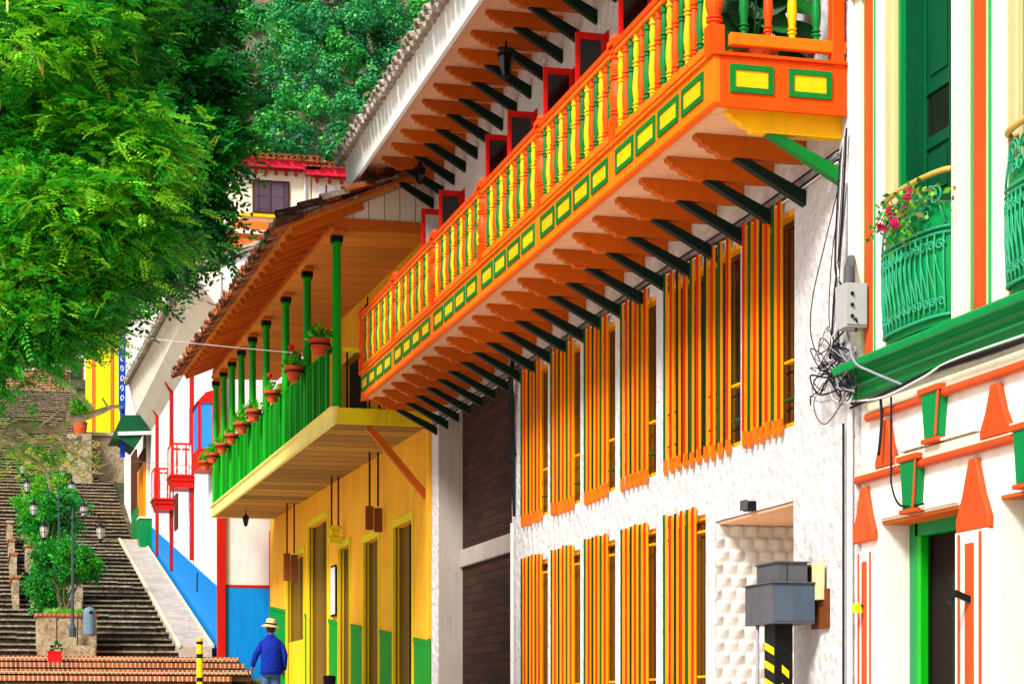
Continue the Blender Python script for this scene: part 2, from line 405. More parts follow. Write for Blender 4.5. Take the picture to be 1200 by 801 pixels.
def tile_roof(O, u, ulen, s, slen, pitch=.22, r=.085, seg=.38, mi=0, jit=.02, mb=None, tones=False, verge=False):
    """rows of barrel tiles: O eave corner, u along the eave, s up the slope"""
    mb = mb or MB(); O = Vector(O); u = Vector(u).normalized(); s = Vector(s).normalized(); n = u.cross(s)
    if n.z < 0: n = -n
    mb.prism([O, O + u*ulen, O + u*ulen + s*slen, O + s*slen], -n * .05, mi)
    nc = int(ulen / pitch); ns = max(1, int(slen / seg))
    for i in range(nc):
        for j in range(ns):
            c = O + u*((i + .5)*ulen/nc + random.uniform(-jit, jit)) + s*(j*seg - .06 + random.uniform(-jit, jit)) + n*random.uniform(0, jit)
            rr = r * random.uniform(.92, 1.08); vs = []
            for (t, k, rise) in ((0, 1.0, .045), (seg + .06, .82, .0)):
                for q in (1.0, .80):
                    for a in range(6):
                        an = PI * a / 5
                        vs.append(c + s*t + n*rise + u*math.cos(an)*rr*k*q + n*math.sin(an)*rr*k*q*.9)
            fs = []
            for a in range(5):
                fs += [(a, a+1, 12+a+1, 12+a), (6+a+1, 6+a, 18+a, 18+a+1), (a+1, a, 6+a, 6+a+1)]
            mb.add(vs, fs, mi + (random.choice((0, 0, 1, 2)) if tones else 0))
    for i in range(nc + 1):           # upturned pan tiles along the eave
        c = O + u*(i*ulen/nc + random.uniform(-jit, jit)) - s*(.10 + random.uniform(0, .04)); vs = []
        for t in (0, .5):
            for q in (1.0, .82):
                for a in range(6):
                    an = PI + PI * a / 5
                    vs.append(c + s*t + u*math.cos(an)*r*q + n*(math.sin(an)*r*q*.8 + .02))
        fs = []
        for a in range(5): fs += [(a, a+1, 12+a+1, 12+a), (6+a+1, 6+a, 18+a, 18+a+1), (a+1, a, 6+a, 6+a+1)]
        mb.add(vs, fs, mi + (random.choice((0, 1)) if tones else 0))
    if verge:                          # larger tiles laid down the near verge
        k = int(slen/.42)
        for j in range(k):
            c = O - u*.05 + s*(j*.42 - .05) + n*.02; vs = []
            for (t, kk, rise) in ((0, 1.0, .07), (.50, .85, .03)):
                for q in (1.0, .84):
                    for a in range(8):
                        an = PI * a / 7; vs.append(c + s*t + n*rise + u*math.cos(an)*.15*kk*q + n*math.sin(an)*.13*kk*q)
            fs = []
            for a in range(7): fs += [(a, a+1, 16+a+1, 16+a), (8+a+1, 8+a, 24+a, 24+a+1), (a+1, a, 8+a, 8+a+1), (16+a, 16+a+1, 24+a+1, 24+a)]
            mb.add(vs, fs, mi + (random.choice((0, 1, 2)) if tones else 0))
    return mb
# ================================================================== THE SETTING
def profile(y):
    if y < 54.6: return gz(y)
    if y < 57.6: return gz(54.6) + (y - 54.6) * .2
    if y < 84: return 1.45 + (y - 57.6) * .206
    if y < 126: return 6.7 + (y - 84) * .30
    if y < 140: return 19.3 + (y - 126) * .45
    return 25.6 + (y - 140) * .92
mb = MB()
ysr = [-80, -30, 0, 20, 40, 54.6, 57.6, 70, 84, 100, 126, 140, 160, 180, 200, 230, 270, 340]; xs = [-160, -60, -20, 0, 20, 60, 160]
for y in ysr:
    for x in xs: mb.v.append((x, y, profile(y) - (0.004 if y < 54 else .25)))
nx = len(xs)
for i in range(len(ysr)-1):
    for j in range(nx-1):
        mb.f.append((i*nx+j, i*nx+j+1, (i+1)*nx+j+1, (i+1)*nx+j)); mb.m.append(0 if ysr[i] < 54 else 1)
tag(mb.build('ground', ['plaza', 'hill_earth']), kind='structure')

# brick steps at the foot of the stairs (each a real step)
XL, XR = -9.0, 7.4
mb = MB()
for i in range(4):
    y = 54.6 + i * .62; z0 = gz(54.6) - .1 if i == 0 else gz(54.6) + .02 + i * .19
    zt = gz(54.6) + .17 + i * .19
    xr = (6.4, 7.0, 6.9, 6.8)[i]
    mb.add([(XL, y, zt-.21), (xr, y, zt-.21), (xr, y, zt-.055), (XL, y, zt-.055)], [(0,1,2,3)], 2)
    mb.box(XL, xr, y - .035, y + .12, zt - .055 - .075, zt, 0)
    mb.box(XL, xr, y + .12, y + .75, zt - .3, zt - .004, 1)
mb.box(XL, 6.6, 54.6 + 3*.62 + .75, 58.2, 1.2, gz(54.6) + .17 + 3*.19 - .006, 1)
tag(mb.build('brick_steps', ['step_brick', 'step_brick_top', 'stair_riser']), kind='structure')
Z0 = gz(54.6) + .17 + 3*.19

# long stone stairs: two flights, worn and uneven treads
def flight(y0, z0, n, rise, tread, xl, xr, mb, tm, rm):
    for i in range(n):
        y = y0 + i*tread; zt = z0 + (i+1)*rise
        x = xl
        while x < xr:
            w = min(random.uniform(.9, 2.4), xr - x); dz = random.uniform(-.018, .018); dy = random.uniform(-.03, .03)
            mb.box(x, x + w - .006, y + dy - .03, y + tread + .1, zt - .055 + dz, zt + dz, tm)
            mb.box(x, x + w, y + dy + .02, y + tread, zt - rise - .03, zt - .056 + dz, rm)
            x += w
mb = MB()
n1 = 25; r1 = .214; t1 = 1.03
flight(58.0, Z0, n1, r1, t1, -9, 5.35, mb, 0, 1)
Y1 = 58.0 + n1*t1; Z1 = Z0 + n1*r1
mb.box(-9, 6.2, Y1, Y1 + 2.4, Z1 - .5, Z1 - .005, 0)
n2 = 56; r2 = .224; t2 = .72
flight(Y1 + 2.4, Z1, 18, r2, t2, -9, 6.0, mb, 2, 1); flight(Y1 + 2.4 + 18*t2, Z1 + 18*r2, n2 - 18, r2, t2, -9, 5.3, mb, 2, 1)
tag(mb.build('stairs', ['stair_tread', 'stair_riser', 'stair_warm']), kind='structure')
Y2 = Y1 + 2.4 + n2*t2; Z2 = Z1 + n2*r2
def stair_z(y):
    if y < 58: return Z0
    if y < Y1: return Z0 + (int((y - 58)/t1) + 1) * r1
    if y < Y1 + 2.4: return Z1
    return min(Z2, Z1 + (int((y - Y1 - 2.4)/t2) + 1) * r2)

# sloping concrete ramp beside the blue wall
mb = MB()
ya, yb = 57.5, 83.5; za, zb = 1.98, 7.15
sec = lambda y, z: [(5.32, y, z - 1.3), (6.2, y, z - 1.3), (6.2, y, z), (5.32, y, z)]
A = [Vector(p) for p in sec(ya, za)]; B = [Vector(p) for p in sec(yb, zb)]
mb.add(A + B, [(0,1,2,3),(7,6,5,4),(0,4,5,1),(1,5,6,2),(2,6,7,3),(3,7,4,0)], 0)
mb.beam((5.30, ya-.03, za+.0), (5.30, yb, zb+.0), .10, .09, 1); mb.beam((6.22, ya-.03, za), (6.22, yb, zb), .08, .09, 1)
for i in range(1, 6):
    t = i/6; y = ya + (yb-ya)*t; z = za + (zb-za)*t
    mb.beam((5.36, y, z + .002), (6.17, y, z + .002), .05, .012, 1)
tag(mb.build('ramp', ['concrete', 'conc_pale'], bevel=.02), kind='structure')

# ================================================================== WHITE HOUSE
WX = 7.70
Yn, Yf = 17.27, 35.5
wh = thing('white_house', (WX, 26, gz(26)), 'whitewashed rough stucco house with orange balcony across its front and colourful barred windows', 'house')
ops = []; wins = []
for a, b in ((613, 642), (648, 680), (687, 721), (730, 769)):
    yb_, ya_ = YW(a, WX), YW(b, WX)
    wins.append((ya_, yb_, 2.86, 5.0, 6, 'u')); wins.append((ya_, yb_, .05, 2.24, 6, 'l'))
wins.append((YW(868, WX), YW(780, WX), 2.86, 5.0, 10, 'u')); wins.append((YW(931, WX), YW(872, WX), 2.86, 5.0, 7, 'u'))
wins.append((YW(827, WX), YW(780, WX), .05, 2.24, 6, 'l'))
for w in wins: ops.append((w[0], w[1], w[2], w[3], .16))
rec = (YW(930, WX), YW(838, WX), -1.6, 2.125, 1.15); ops.append(rec)
bay = (YW(600, WX), YW(513, WX), -.6, 5.42, .46); ops.append(bay)
doors = []
for a, b in ((523, 545), (602, 630), (673, 714), (765, 822)):
    d = (YW(b, WX), YW(a, WX), 6.06, 8.72, .2); doors.append(d); ops.append(d)
mb = MB(); wall_x(mb, WX, 5.0, Yn, Yf, -1.6, 9.6, ops, 0)
# backs of the openings
for w in wins: pass
mb.build('wall', ['stucco'], wh)
# scalloped plaster on the far jamb and the back of the entrance recess
mb = MB()
yj = rec[1] - .004; nxs, nzs = 90, 220
def scal(a, b):
    row = math.floor(b / .14); aa = a + (.5 if row % 2 else 0) * .17 + .015*math.sin(row*2.3)
    u = (aa % .17) / .17 - .5; v = (b % .14) / .14
    return .068 * max(0, 1 - (u*2)**2) * (v**.8) * (1 - max(0, v-.85)/.15) * (.75 + .25*math.sin(row*3.1 + math.floor(aa/.17)*1.7))
for i in range(nxs+1):
    for j in range(nzs+1):
        a = i/nxs*1.14; b = -1.5 + j/nzs*3.61
        mb.v.append((WX + .005 + a, yj - .01 - scal(a, b), b))
for i in range(nxs):
    for j in range(nzs):
        o = i*(nzs+1)+j; mb.f.append((o, o+nzs+1, o+nzs+2, o+1)); mb.m.append(0)
mb.build('scalloped_plaster', ['plain_white'], wh, smooth=True)
mb = MB(); mb.box(WX+1.12, WX+1.2, rec[0]+.01, rec[1]-.06, -1.6, 2.12, 0); mb.box(WX+.02, WX+1.13, rec[0]+.01, rec[1]-.06, 2.09, 2.118, 1)
mb.build('entrance_recess', ['plain_white', 'soffit_tan'], wh)
# brick bay at the far end of the house
mb = MB(); mb.box(WX+.44, WX+.55, bay[0]+.005, bay[1]-.005, -.6, 5.41, 0)
mb.build('brick_infill', ['brick_dark'], wh)
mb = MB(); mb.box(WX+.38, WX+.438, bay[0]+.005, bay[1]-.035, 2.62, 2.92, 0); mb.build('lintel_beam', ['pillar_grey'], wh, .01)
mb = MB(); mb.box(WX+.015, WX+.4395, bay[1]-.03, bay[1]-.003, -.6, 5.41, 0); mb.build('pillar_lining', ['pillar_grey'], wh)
y, z = W(884, 593, WX); mb = MB(); mb.box(WX-.10, WX-.001, y-.06, y+.06, z-.05, z+.05, 0); mb.box(WX-.13, WX-.101, y-.075, y+.075, z-.04, z+.06, 1)
tag(mb.build('security_light', ['black', 'steel'], origin=(WX, y, z)), 'small black security light above the entrance recess of the white house', 'light')
# grilled windows
for (ya_, yb_, za_, zb_, nb, kind) in wins:
    f = MB(); d = .05
    f.box(WX+.03, WX+.12, ya_, ya_+d, za_, zb_, 0); f.box(WX+.03, WX+.12, yb_-d, yb_, za_, zb_, 0)
    f.box(WX+.03, WX+.12, ya_+d, yb_-d, zb_-d, zb_, 0); f.box(WX+.03, WX+.12, ya_+d, yb_-d, za_, za_+d, 0)
    f.box(WX+.12, WX+.15, ya_, yb_, za_, zb_, 1)
    my = (ya_+yb_)/2; f.box(WX+.06, WX+.118, my-.03, my+.03, za_+d, zb_-d, 0)
    win = f.build('window', ['bar_yellow', 'glass_brown'], wh)
    win['label'] = 'upper window behind coloured bars' if kind == 'u' else 'lower window behind coloured bars'
    zt = 5.12 if kind == 'u' else 2.33; zl = 2.78 if kind == 'u' else -.05
    y0 = ya_ + .27; y1 = yb_ - .11
    for z in ((zl + .35, zl + .72) if kind == 'u' else (zl + .5, zl + 2.1)):
        rail = MB(); rail.tube([(WX-.006, ya_+.02, z), (WX-.006, yb_-.02, z)], .011, 6, 0); rail.box(WX-.02, WX+.05, ya_+.0, ya_+.22, z-.012, z+.012, 1); rail.build('crossbar', ['black', 'bar_yellow' if z > zl + .4 else 'bar_green'], win)
    for k in range(nb):
        y = y0 + (y1 - y0) * k / (nb - 1) + random.uniform(-.009, .009); hw = .027 + random.uniform(-.002, .002)
        b = MB(); x0, x1 = WX-.062, WX-.020
        c = (2, 3, 2, 4)[k % 4]
        dz = random.uniform(-.018, .018)
        # street face red or green, flanks yellow
        b.box(x0+.012, x1, y-hw, y+hw, zl+.18+dz, zt+dz, 0)
        b.box(x0, x0+.0115, y-hw+.002, y+hw-.002, zl+.18+dz, zt+dz-.003, c)
        b.box(x0+.001, x1-.001, y-hw+.001, y+hw-.001, zl+.04+dz, zl+.1795+dz, 1)
        b.tube([(WX-.041, y, zl+.045+dz), (WX-.041, y, zl-.0+dz)], [.026, .014], 8, 1)
        tl = random.uniform(-.012, .012); b.v = [(x_, y_ + tl*(z_-zl)/2.3, z_) for x_, y_, z_ in b.v]
        b.build('bar', ['bar_yellow', 'bar_orange', 'bar_red', 'bar_green', 'dark_green'], win)
# balcony doors with leaves standing open
for i, (ya_, yb_, za_, zb_, t) in enumerate(doors):
    mb = MB(); mb.box(WX+.17, WX+.19, ya_, yb_, za_, zb_, 1)
    for a, b in ((ya_, ya_+.07), (yb_-.07, yb_)): mb.box(WX-.02, WX+.17, a, b, za_, zb_, 0)
    mb.box(WX-.02, WX+.17, ya_+.07, yb_-.07, zb_-.07, zb_, 0)
    dr = mb.build('balcony_door', ['red', 'glass_dark'], wh)
    for yy, xw in ((yb_-.09, .42), (ya_+.04, .40)):
        lf = MB(); x1 = WX-.03; x0 = x1 - xw
        zt = zb_ - .04
        lf.box(x0, x0+.06, yy, yy+.045, za_+.05, zt, 0); lf.box(x1-.06, x1, yy, yy+.045, za_+.05, zt, 0)
        for z, h in ((zt-.09, .09), (za_+.05, .9), (za_+1.75, .06)): lf.box(x0+.06, x1-.06, yy, yy+.045, z, z+h, 0)
        lf.box(x0+.061, x1-.061, yy+.015, yy+.03, za_+.95, zt-.09, 1)
        lf.build('door_leaf', ['red', 'glass_pale' if (i == 0 and yy > ya_+.3) else 'glass_dark'], dr, .004)
# ---- balcony
BX = 6.49; B0, B1 = 17.75, 35.62; zs, zf = 5.585, 6.07
mb = MB(); mb.box(BX+.06, WX+.12, B0+.06, B1-.06, zs+.03, zs+.11, 0); mb.box(BX+.07, WX+.12, B0+.07, B1-.07, 5.93, 5.99, 1)
bal = mb.build('balcony', ['soffit_tan', 'wood_dark'], wh); bal.location = (-.09, -.28, -.055)
mb = MB()
mb.box(BX, BX+.06, B0, B1, zs, zf-.03, 1); mb.box(BX+.0605, WX+.085, B0, B0+.06, zs, zf-.03, 0); mb.box(BX+.0605, WX-.02, B1-.06, B1, zs, zf-.03, 0)  # front board's brighter light is put into a lighter orange than the end
mb.box(BX-.03, WX+.085, B0-.03, B0+.14, zf-.029, zf, 0); mb.box(BX-.03, BX+.14, B0+.1405, B1+.03, zf-.029, zf, 1)
mb.box(BX-.012, BX-.0005, B0-.012, B1, zs-.012, zs+.03, 0); mb.box(BX+.0, WX+.08, B0-.012, B0-.0005, zs-.012, zs+.03, 0)
mb.build('fascia_board', ['orange', 'orange2'], bal, .004)
NW = [17.88 + i*2.965 for i in range(7)]
# raised panels: a green moulding round a yellow field
def panel(o, axis, w, h):
    p = MB()
    def bx(a0, a1, d0, d1, z0, z1, mi):
        if axis == 'y': p.box(o[0]-d1, o[0]-d0, o[1]+a0, o[1]+a1, o[2]+z0, o[2]+z1, mi)
        else: p.box(o[0]+a0, o[0]+a1, o[1]-d1, o[1]-d0, o[2]+z0, o[2]+z1, mi)
    e = .05
    bx(0, w, .0005, .018, 0, e, 0); bx(0, w, .0005, .018, h-e, h, 0); bx(0, e, .0005, .018, e+.0005, h-e-.0005, 0); bx(w-e, w, .0005, .018, e+.0005, h-e-.0005, 0)
    bx(e, w-e, .0005, .005, e, h-e, 1)
    p.build('panel', ['green', 'yellow'], bal)
for i in range(6):
    a, b = NW[i] + .14, NW[i+1] - .14; w = (b - a - 3*.10) / 4
    for k in range(4): panel((BX, a + k*(w+.10), zs+.13), 'y', w, .255)
panel((BX+.15, B0, zs+.13), 'x', .42, .255); panel((BX+.72, B0, zs+.13), 'x', .42, .255)
mb = MB()
mb.box(BX-.015, BX+.095, B0-.02, B1, 7.05, 7.12, 0); mb.box(BX+.0, BX+.08, B0+.0, B1-.02, 7.0, 7.049, 1)
mb.box(BX+.0955, WX+.08, B0-.02, B0+.09, 7.05, 7.12, 0)
mb.build('handrail', ['orange', 'orange2'], bal, .008)
mb = MB(); mb.box(BX+.01, BX+.08, B0+.1, B1-.05, 6.13, 6.21, 0); mb.box(BX+.16, WX+.08, B0+.0, B0+.07, 6.15, 6.26, 0)
mb.build('bottom_rail', ['orange2'], bal, .006)
def turned(r, z0, z1, mi=0, n=10):
    h = z1 - z0
    pr = [(r*.72,0),(r*.72,.05*h),(r*1.0,.055*h),(r*1.0,.075*h),(r*.6,.08*h),(r*.6,.10*h),(r*.98,.105*h),(r*.98,.12*h),(r*.7,.13*h),(r*.95,.22*h),(r*1.08,.30*h),(r*1.0,.40*h),(r*.78,.52*h),(r*.68,.58*h),
          (r*1.0,.585*h),(r*1.0,.605*h),(r*.62,.61*h),(r*.62,.63*h),(r*1.0,.635*h),(r*1.0,.655*h),(r*.66,.66*h),(r*.84,.74*h),(r*.9,.80*h),(r*.66,.88*h),(r*.66,.9*h),(r*.98,.905*h),(r*.98,.93*h),(r*.7,.935*h),(r*.7,h)]
    return [(a, z0 + b) for a, b in pr]
proto = {}
for c in ('yellow', 'green', 'orange'):
    q = MB(); q.lathe(turned(.043, 0, .80), n=12); ob = q.build('baluster', [c], smooth=True); me = ob.data; bpy.data.objects.remove(ob); proto[c] = me
    if hasattr(me, 'set_sharp_from_angle'): me.set_sharp_from_angle(angle=R(40))
seq = ['yellow', 'green', 'orange']
cnt = 0
for i in range(6):
    nb = 16
    for k in range(nb):
        y = NW[i] + (NW[i+1]-NW[i]) * (k+1) / (nb+1)
        inst('baluster', proto[seq[cnt % 3]], bal, (BX+.045, y, 6.205)); cnt += 1
for k, c in enumerate(('green', 'orange', 'yellow', 'green')):
    inst('baluster', proto[c], bal, (BX + .30 + k*.235, B0+.035, 6.255))
q = MB()
q.box(-.072, .072, -.072, .072, -.02, .27); q.lathe(turned(.078, .27, .96), n=14); q.box(-.065, .065, -.065, .065, .95, 1.02)
q.box(-.085, .085, -.085, .085, 1.02, 1.075); q.lathe([(.05,1.075),(.07,1.10),(.055,1.14),(.02,1.16),(.004,1.165)], n=12)
ob = q.build('newel_post', ['orange']); nm = ob.data; bpy.data.objects.remove(ob)
for y in NW: inst('newel_post', nm, bal, (BX+.05, y, zf))
mb = MB(); mb.box(WX-.06, WX+.06, B0-.01, B0+.10, 6.02, 7.3, 0); mb.build('newel_post', ['orange'], bal, .006)
# corbels: scrolled beam ends carried by raking struts
def corbel(x0, x1, y, zt, h, w, mb, mi):
    pts = [(x0, zt), (x0+.005, zt-.045), (x0+.05, zt-.06), (x0+.065, zt-.10), (x0+.13, zt-.115), (x0+.15, zt-.15), (x0+.22, zt-.165), (x0+.26, zt-h), (x1, zt-h), (x1, zt)]
    mb.prism([(a, y - w/2, b) for a, b in pts], (0, w, 0), mi)
for i in range(22):
    y = 17.93 + i*.83 + (0 if i == 0 else random.uniform(-.015, .015))
    mb = MB(); corbel(6.66, WX+.10, y, zs+.027, .205, .11, mb, 0)
    c = mb.build('corbel', ['yellow' if i == 0 else 'wood'], bal)
    mb = MB(); mb.prism([(7.05, y-.05, 5.403), (7.20, y-.05, 5.403), (WX+.10, y-.05, 5.13), (WX+.10, y-.05, 4.99)], (0, .10, 0), 0)
    mb.build('strut', ['green' if i == 0 else 'dark_green'], bal)
# ---- eave
EX = 6.30; E1 = 35.95; E0 = 17.3
mb = MB(); mb.box(EX+.05, WX+.02, E0, E1-.02, 9.60, 9.64, 0)
mb.build('soffit', ['soffit_tan'], wh)
mb = MB(); mb.prism([(EX, E0, 9.40), (EX+.06, E0, 9.40), (EX+.06, E0, 9.86), (EX-.10, E0, 9.86)], (0, E1-E0, 0), 0)
mb.box(EX-.05, WX+2, E1-.019, E1+.04, 9.40, 9.86, 0)
mb.build('fascia', ['fascia_white'], wh)
for i in range(22):
    y = 17.93 + i*.83 + random.uniform(-.02, .02)
    mb = MB(); corbel(6.62, WX-.002, y, 9.598, .20, .11, mb, 0); mb.prism([(7.0, y-.045, 9.395), (7.18, y-.045, 9.395), (WX-.003, y-.045, 9.14), (WX-.003, y-.045, 8.97)], (0, .09, 0), 1)
    mb.build('eave_beam', ['wood', 'dark_green'], wh)
rf = tile_roof((EX-.16, E0, 9.88), (0,1,0), E1-E0+.1, (.92, 0, .39), 6.6, .28, .125, .42, 0, .035)
rf.build('roof', ['tile'], wh)
# ================================================================== YELLOW HOUSE
YX = 7.70; A0, A1 = 35.52, 56.6
yh = thing('yellow_house', (YX, 46, gz(46)), 'ochre yellow house with green boarded balcony, green posts and tiled porch roof', 'house')
dado = lambda y: 1.365 + (y - 35.6) * .0815
def zat(py, px): return (840 - py) / 2400 * on_x(px, YX)[1]
dspec = [(336, 358, 652, 'far'), (361, 386, 611, 'tall'), (397, 412, 640, 'slim'), (426, 446, 632, 'mid'), (461, 486, 613, 'near')]
ops = []
for a, b, py, k in dspec:
    ops.append((YW(b, YX) + .12, YW(a, YX) - .12, -.8, zat(py, (a+b)/2), .22))
updoors = [(YW(432, YX), YW(402, YX), 5.42, 7.75, .2), (YW(470, YX), YW(452, YX), 5.42, 7.75, .2), (YW(372, YX), YW(352, YX), 5.42, 7.75, .2)]
mb = MB(); wall_x(mb, YX, 5.0, A0, A1, -.9, 8.9, ops + updoors, 0)
mb.build('wall', ['y_wall'], yh)
# green dado in strips between the doors
cuts = sorted([A0] + [v for o in ops for v in (o[0]-.13, o[1]+.13)] + [A1])
mb = MB()
for a, b in zip(cuts[::2], cuts[1::2]):
    if b - a < .1: continue
    mb = MB()
    for x0, x1, lo, hi in ((YX-.018, YX-.002, None, 0), (YX-.035, YX-.0185, -.09, .002)):
        za = -.9 if lo is None else dado(a)+lo; zb = -.9 if lo is None else dado(b)+lo
        vs = [(x, y, z) for x in (x0, x1) for y, z in ((a, za), (b, zb), (b, dado(b)+hi), (a, dado(a)+hi))]
        mb.add(vs, [(3,2,1,0),(4,5,6,7),(0,1,5,4),(1,2,6,5),(2,3,7,6),(3,0,4,7)], 0)
    mb.build('dado', ['y_dado'], yh)
mb = MB(); mb.box(YX-.05, YX-.002, A0+.01, A0+.26, 1.4, 5.1, 0); mb.build('corner_pilaster', ['y_wall'], yh)
for i, ((a, b, c, d, t), (pa, pb, py, k)) in enumerate(zip(ops, dspec)):
    f = MB(); w = .075
    f.box(YX-.04, YX+.02, a-w, a-.001, -.8, d+w, 0); f.box(YX-.04, YX+.02, b+.001, b+w, -.8, d+w, 0); f.box(YX-.045, YX+.02, a-w-.03, b+w+.03, d+w+.001, d+w+.07, 0); f.box(YX-.04, YX+.02, a-.0005, b+.0005, d+.001, d+w, 0)
    o = f.build('door', ['y_trim'], yh, .005)
    l = MB(); l.box(YX+.16, YX+.2, a, b, -.8, d, 0); l.box(YX+.021, YX+.159, b-.03, b-.002, -.8, d-.002, 0); l.box(YX+.06, YX+.085, b-.042, b-.0305, -.8, d-.002, 1)
    l.box(YX+.10, YX+.158, (a+b)/2-.04, (a+b)/2+.04, -.8, d-.01, 0)
    if k == 'far': l.box(YX+.03, YX+.155, a+.01, b-.06, -.8, 1.95, 1)
    l.build('door_leaf', ['y_leaf', 'y_trim'], o)
for a, b, c, d, t in updoors:
    f = MB(); f.box(YX-.03, YX+.1, a-.08, a-.001, c, d, 0); f.box(YX-.03, YX+.1, b+.001, b+.08, c, d, 0); f.box(YX-.03, YX+.1, a-.08, b+.08, d+.001, d+.08, 0); f.box(YX+.15, YX+.19, a, b, c, d, 1)
    f.build('upper_door', ['y_trim', 'dark'], yh)
# balcony floor, slightly rising up the street
QX = 5.97
b0 = lambda y: 5.17 + (y - 35.6) * .011
F0, F1 = 35.68, 55.6
def slab(mb, x0, x1, y0, y1, zl, zh, mi):
    vs = [(x, y, b0(y) + z) for z in (zl, zh) for x, y in ((x0,y0),(x1,y0),(x1,y1),(x0,y1))]
    mb.add(vs, [(0,3,2,1),(4,5,6,7),(0,1,5,4),(1,2,6,5),(2,3,7,6),(3,0,4,7)], mi)
mb = MB(); slab(mb, QX+.06, YX-.003, F0+.06, F1-.06, .03, .25, 0)
yb_ = mb.build('balcony', ['y_soffit'], yh)
mb = MB(); slab(mb, QX, QX+.06, F0, F1, 0, .27, 0); slab(mb, QX+.061, YX-.004, F0, F0+.06, 0, .28, 1); slab(mb, QX+.061, YX-.004, F1-.06, F1, 0, .27, 0)
slab(mb, QX-.05, QX+.10, F0-.02, F1+.02, .271, .30, 0); slab(mb, QX-.02, QX-.001, F0, F1, .0, .05, 0)
mb.build('edge_board', ['y_edge', 'y_trim'], yb_)
PPX = [390, 360, 335, 312, 296, 283, 272, 262, 253]
PY = [YW(p, QX+.08) for p in PPX]; PY[0] = F0 + .12
ptop = lambda y: 8.52 + (y - 35.6) * .026
for y in PY:
    z = b0(y) + .3; t = ptop(y)
    mb = MB(); mb.box(QX+.0, QX+.16, y-.08, y+.08, z, z+.04, 0); mb.lathe([(.085, .04), (.085, .5), (.075, t-z-.36), (.07, t-z-.22), (.10, t-z-.20), (.10, t-z-.15), (.075, t-z-.14)], (QX+.08, y, z), 14)
    mb.box(QX-.02, QX+.18, y-.1, y+.1, t-.14, t-.04, 1)
    mb.box(QX+.0, QX+.16, y-.30, y+.30, t-.039, t+.02, 2)
    mb.build('post', ['post_green', 'dark_green', 'wood'], yb_)
# boarded railing
mb = MB(); y = PY[0] + .62; i = 0
while y < F1 - .05:
    w = .15; zt = b0(y) + 1.40; x = QX + (.055 if i % 2 else .035)
    mb.box(x, x+.022, y, y+w-.008, b0(y)+.302, zt + random.uniform(-.015, .015), 0)
    if i % 5 == 0: mb.box(QX-.0, QX+.033, y+.02, y+w-.03, b0(y)+.302, zt+.03, 1)
    y += w; i += 1
for ya, yb2 in zip(PY[:-1], PY[1:]): mb.beam((QX+.075, max(ya, PY[0]+.6), b0(ya)+1.43), (QX+.075, yb2, b0(yb2)+1.43), .10, .05, 0)
mb.build('boarded_railing', ['board_green', 'post_green'], yb_)
mb = MB(); ye = PY[0] - .03
mb.box(QX+.16, 6.85, ye, ye+.05, b0(ye)+1.28, b0(ye)+1.36, 0)
for x in (6.22, 6.62, 6.80): mb.box(x, x+.03, ye, ye+.04, b0(ye)+.28, b0(ye)+1.28, 1)
mb.build('end_railing', ['y_trim', 'black'], yb_)
mb = MB(); mb.beam((6.62, F0+.2, 5.17), (YX-.01, F0+.2, 3.95), .12, .12, 0); mb.build('brace', ['wood'], yb_)
# ceiling under the roof, eave, rafters
ez = lambda y: 8.52 + (y - 36) * .032
YE = 5.15; R0, R1 = 35.3, 55.4
def sl(mb, pts0, pts1, mi):
    n = len(pts0); mb.add(pts0 + pts1, [tuple(range(n))[::-1], tuple(range(n, 2*n))] + [(i, (i+1) % n, n+(i+1) % n, n+i) for i in range(n)], mi)
mb = MB()
sec = lambda y: [(QX-.05, y, ptop(y)+.03), (YX-.003, y, ptop(y)+.06), (YX-.003, y, ptop(y)+.12), (QX-.05, y, ptop(y)+.10)]
sl(mb, sec(R0+.35), sec(R1-.3), 0)
mb.build('porch_ceiling', ['y_ceiling'], yh)
k = .43
sec = lambda y: [(YE, y, ez(y)), (YX, y, ez(y)+k*(YX-YE)), (YX, y, ez(y)+k*(YX-YE)+.05), (YE, y, ez(y)+.05)]
mb = MB(); sl(mb, sec(R0), sec(R1), 0); mb.build('roof_boarding', ['y_ceiling'], yh)
n = 27
for i in range(n):
    y = R0 + .3 + (R1-R0-.6) * i / (n-1)
    mb = MB(); mb.beam((YE+.08, y, ez(y)-.03), (QX+.5, y, ez(y)-.03 + k*(QX+.5-YE-.08)), .13, .16, 0)
    mb.build('rafter', ['wood'], yh)
mb = MB(); sec = lambda y: [(QX-.02, y, ptop(y)+.10), (QX+.14, y, ptop(y)+.10), (QX+.14, y, ptop(y)+.26), (QX-.02, y, ptop(y)+.26)]
sl(mb, sec(R0+.3), sec(R1-.3), 0); mb.build('wall_plate', ['wood'], yh)
mb = MB(); g0 = R0 + .30
mb.prism([(6.1, g0, 8.64), (7.75, g0, 8.64), (7.75, g0, ez(g0)+k*(7.75-YE)-.02), (6.1, g0, ez(g0)+k*(6.1-YE)-.02)], (0, .05, 0), 0)
mb.box(QX+.0, 7.75, g0-.05, g0-.002, 8.56, 8.76, 1)
mb.build('gable_boards', ['gable_white', 'wood'], yh)
mb = MB()
u = Vector((0, R1-R0, ez(R1)-ez(R0)))
tile_roof((YE-.16, R0-.1, ez(R0)+.03), u, u.length+.2, Vector((1, 0, k)).normalized(), 3.0, .22, .10, .38, 0, .035, mb, True, True)
mb.build('roof', ['tile_red', 'tile_dark', 'tile_pale'], yh)
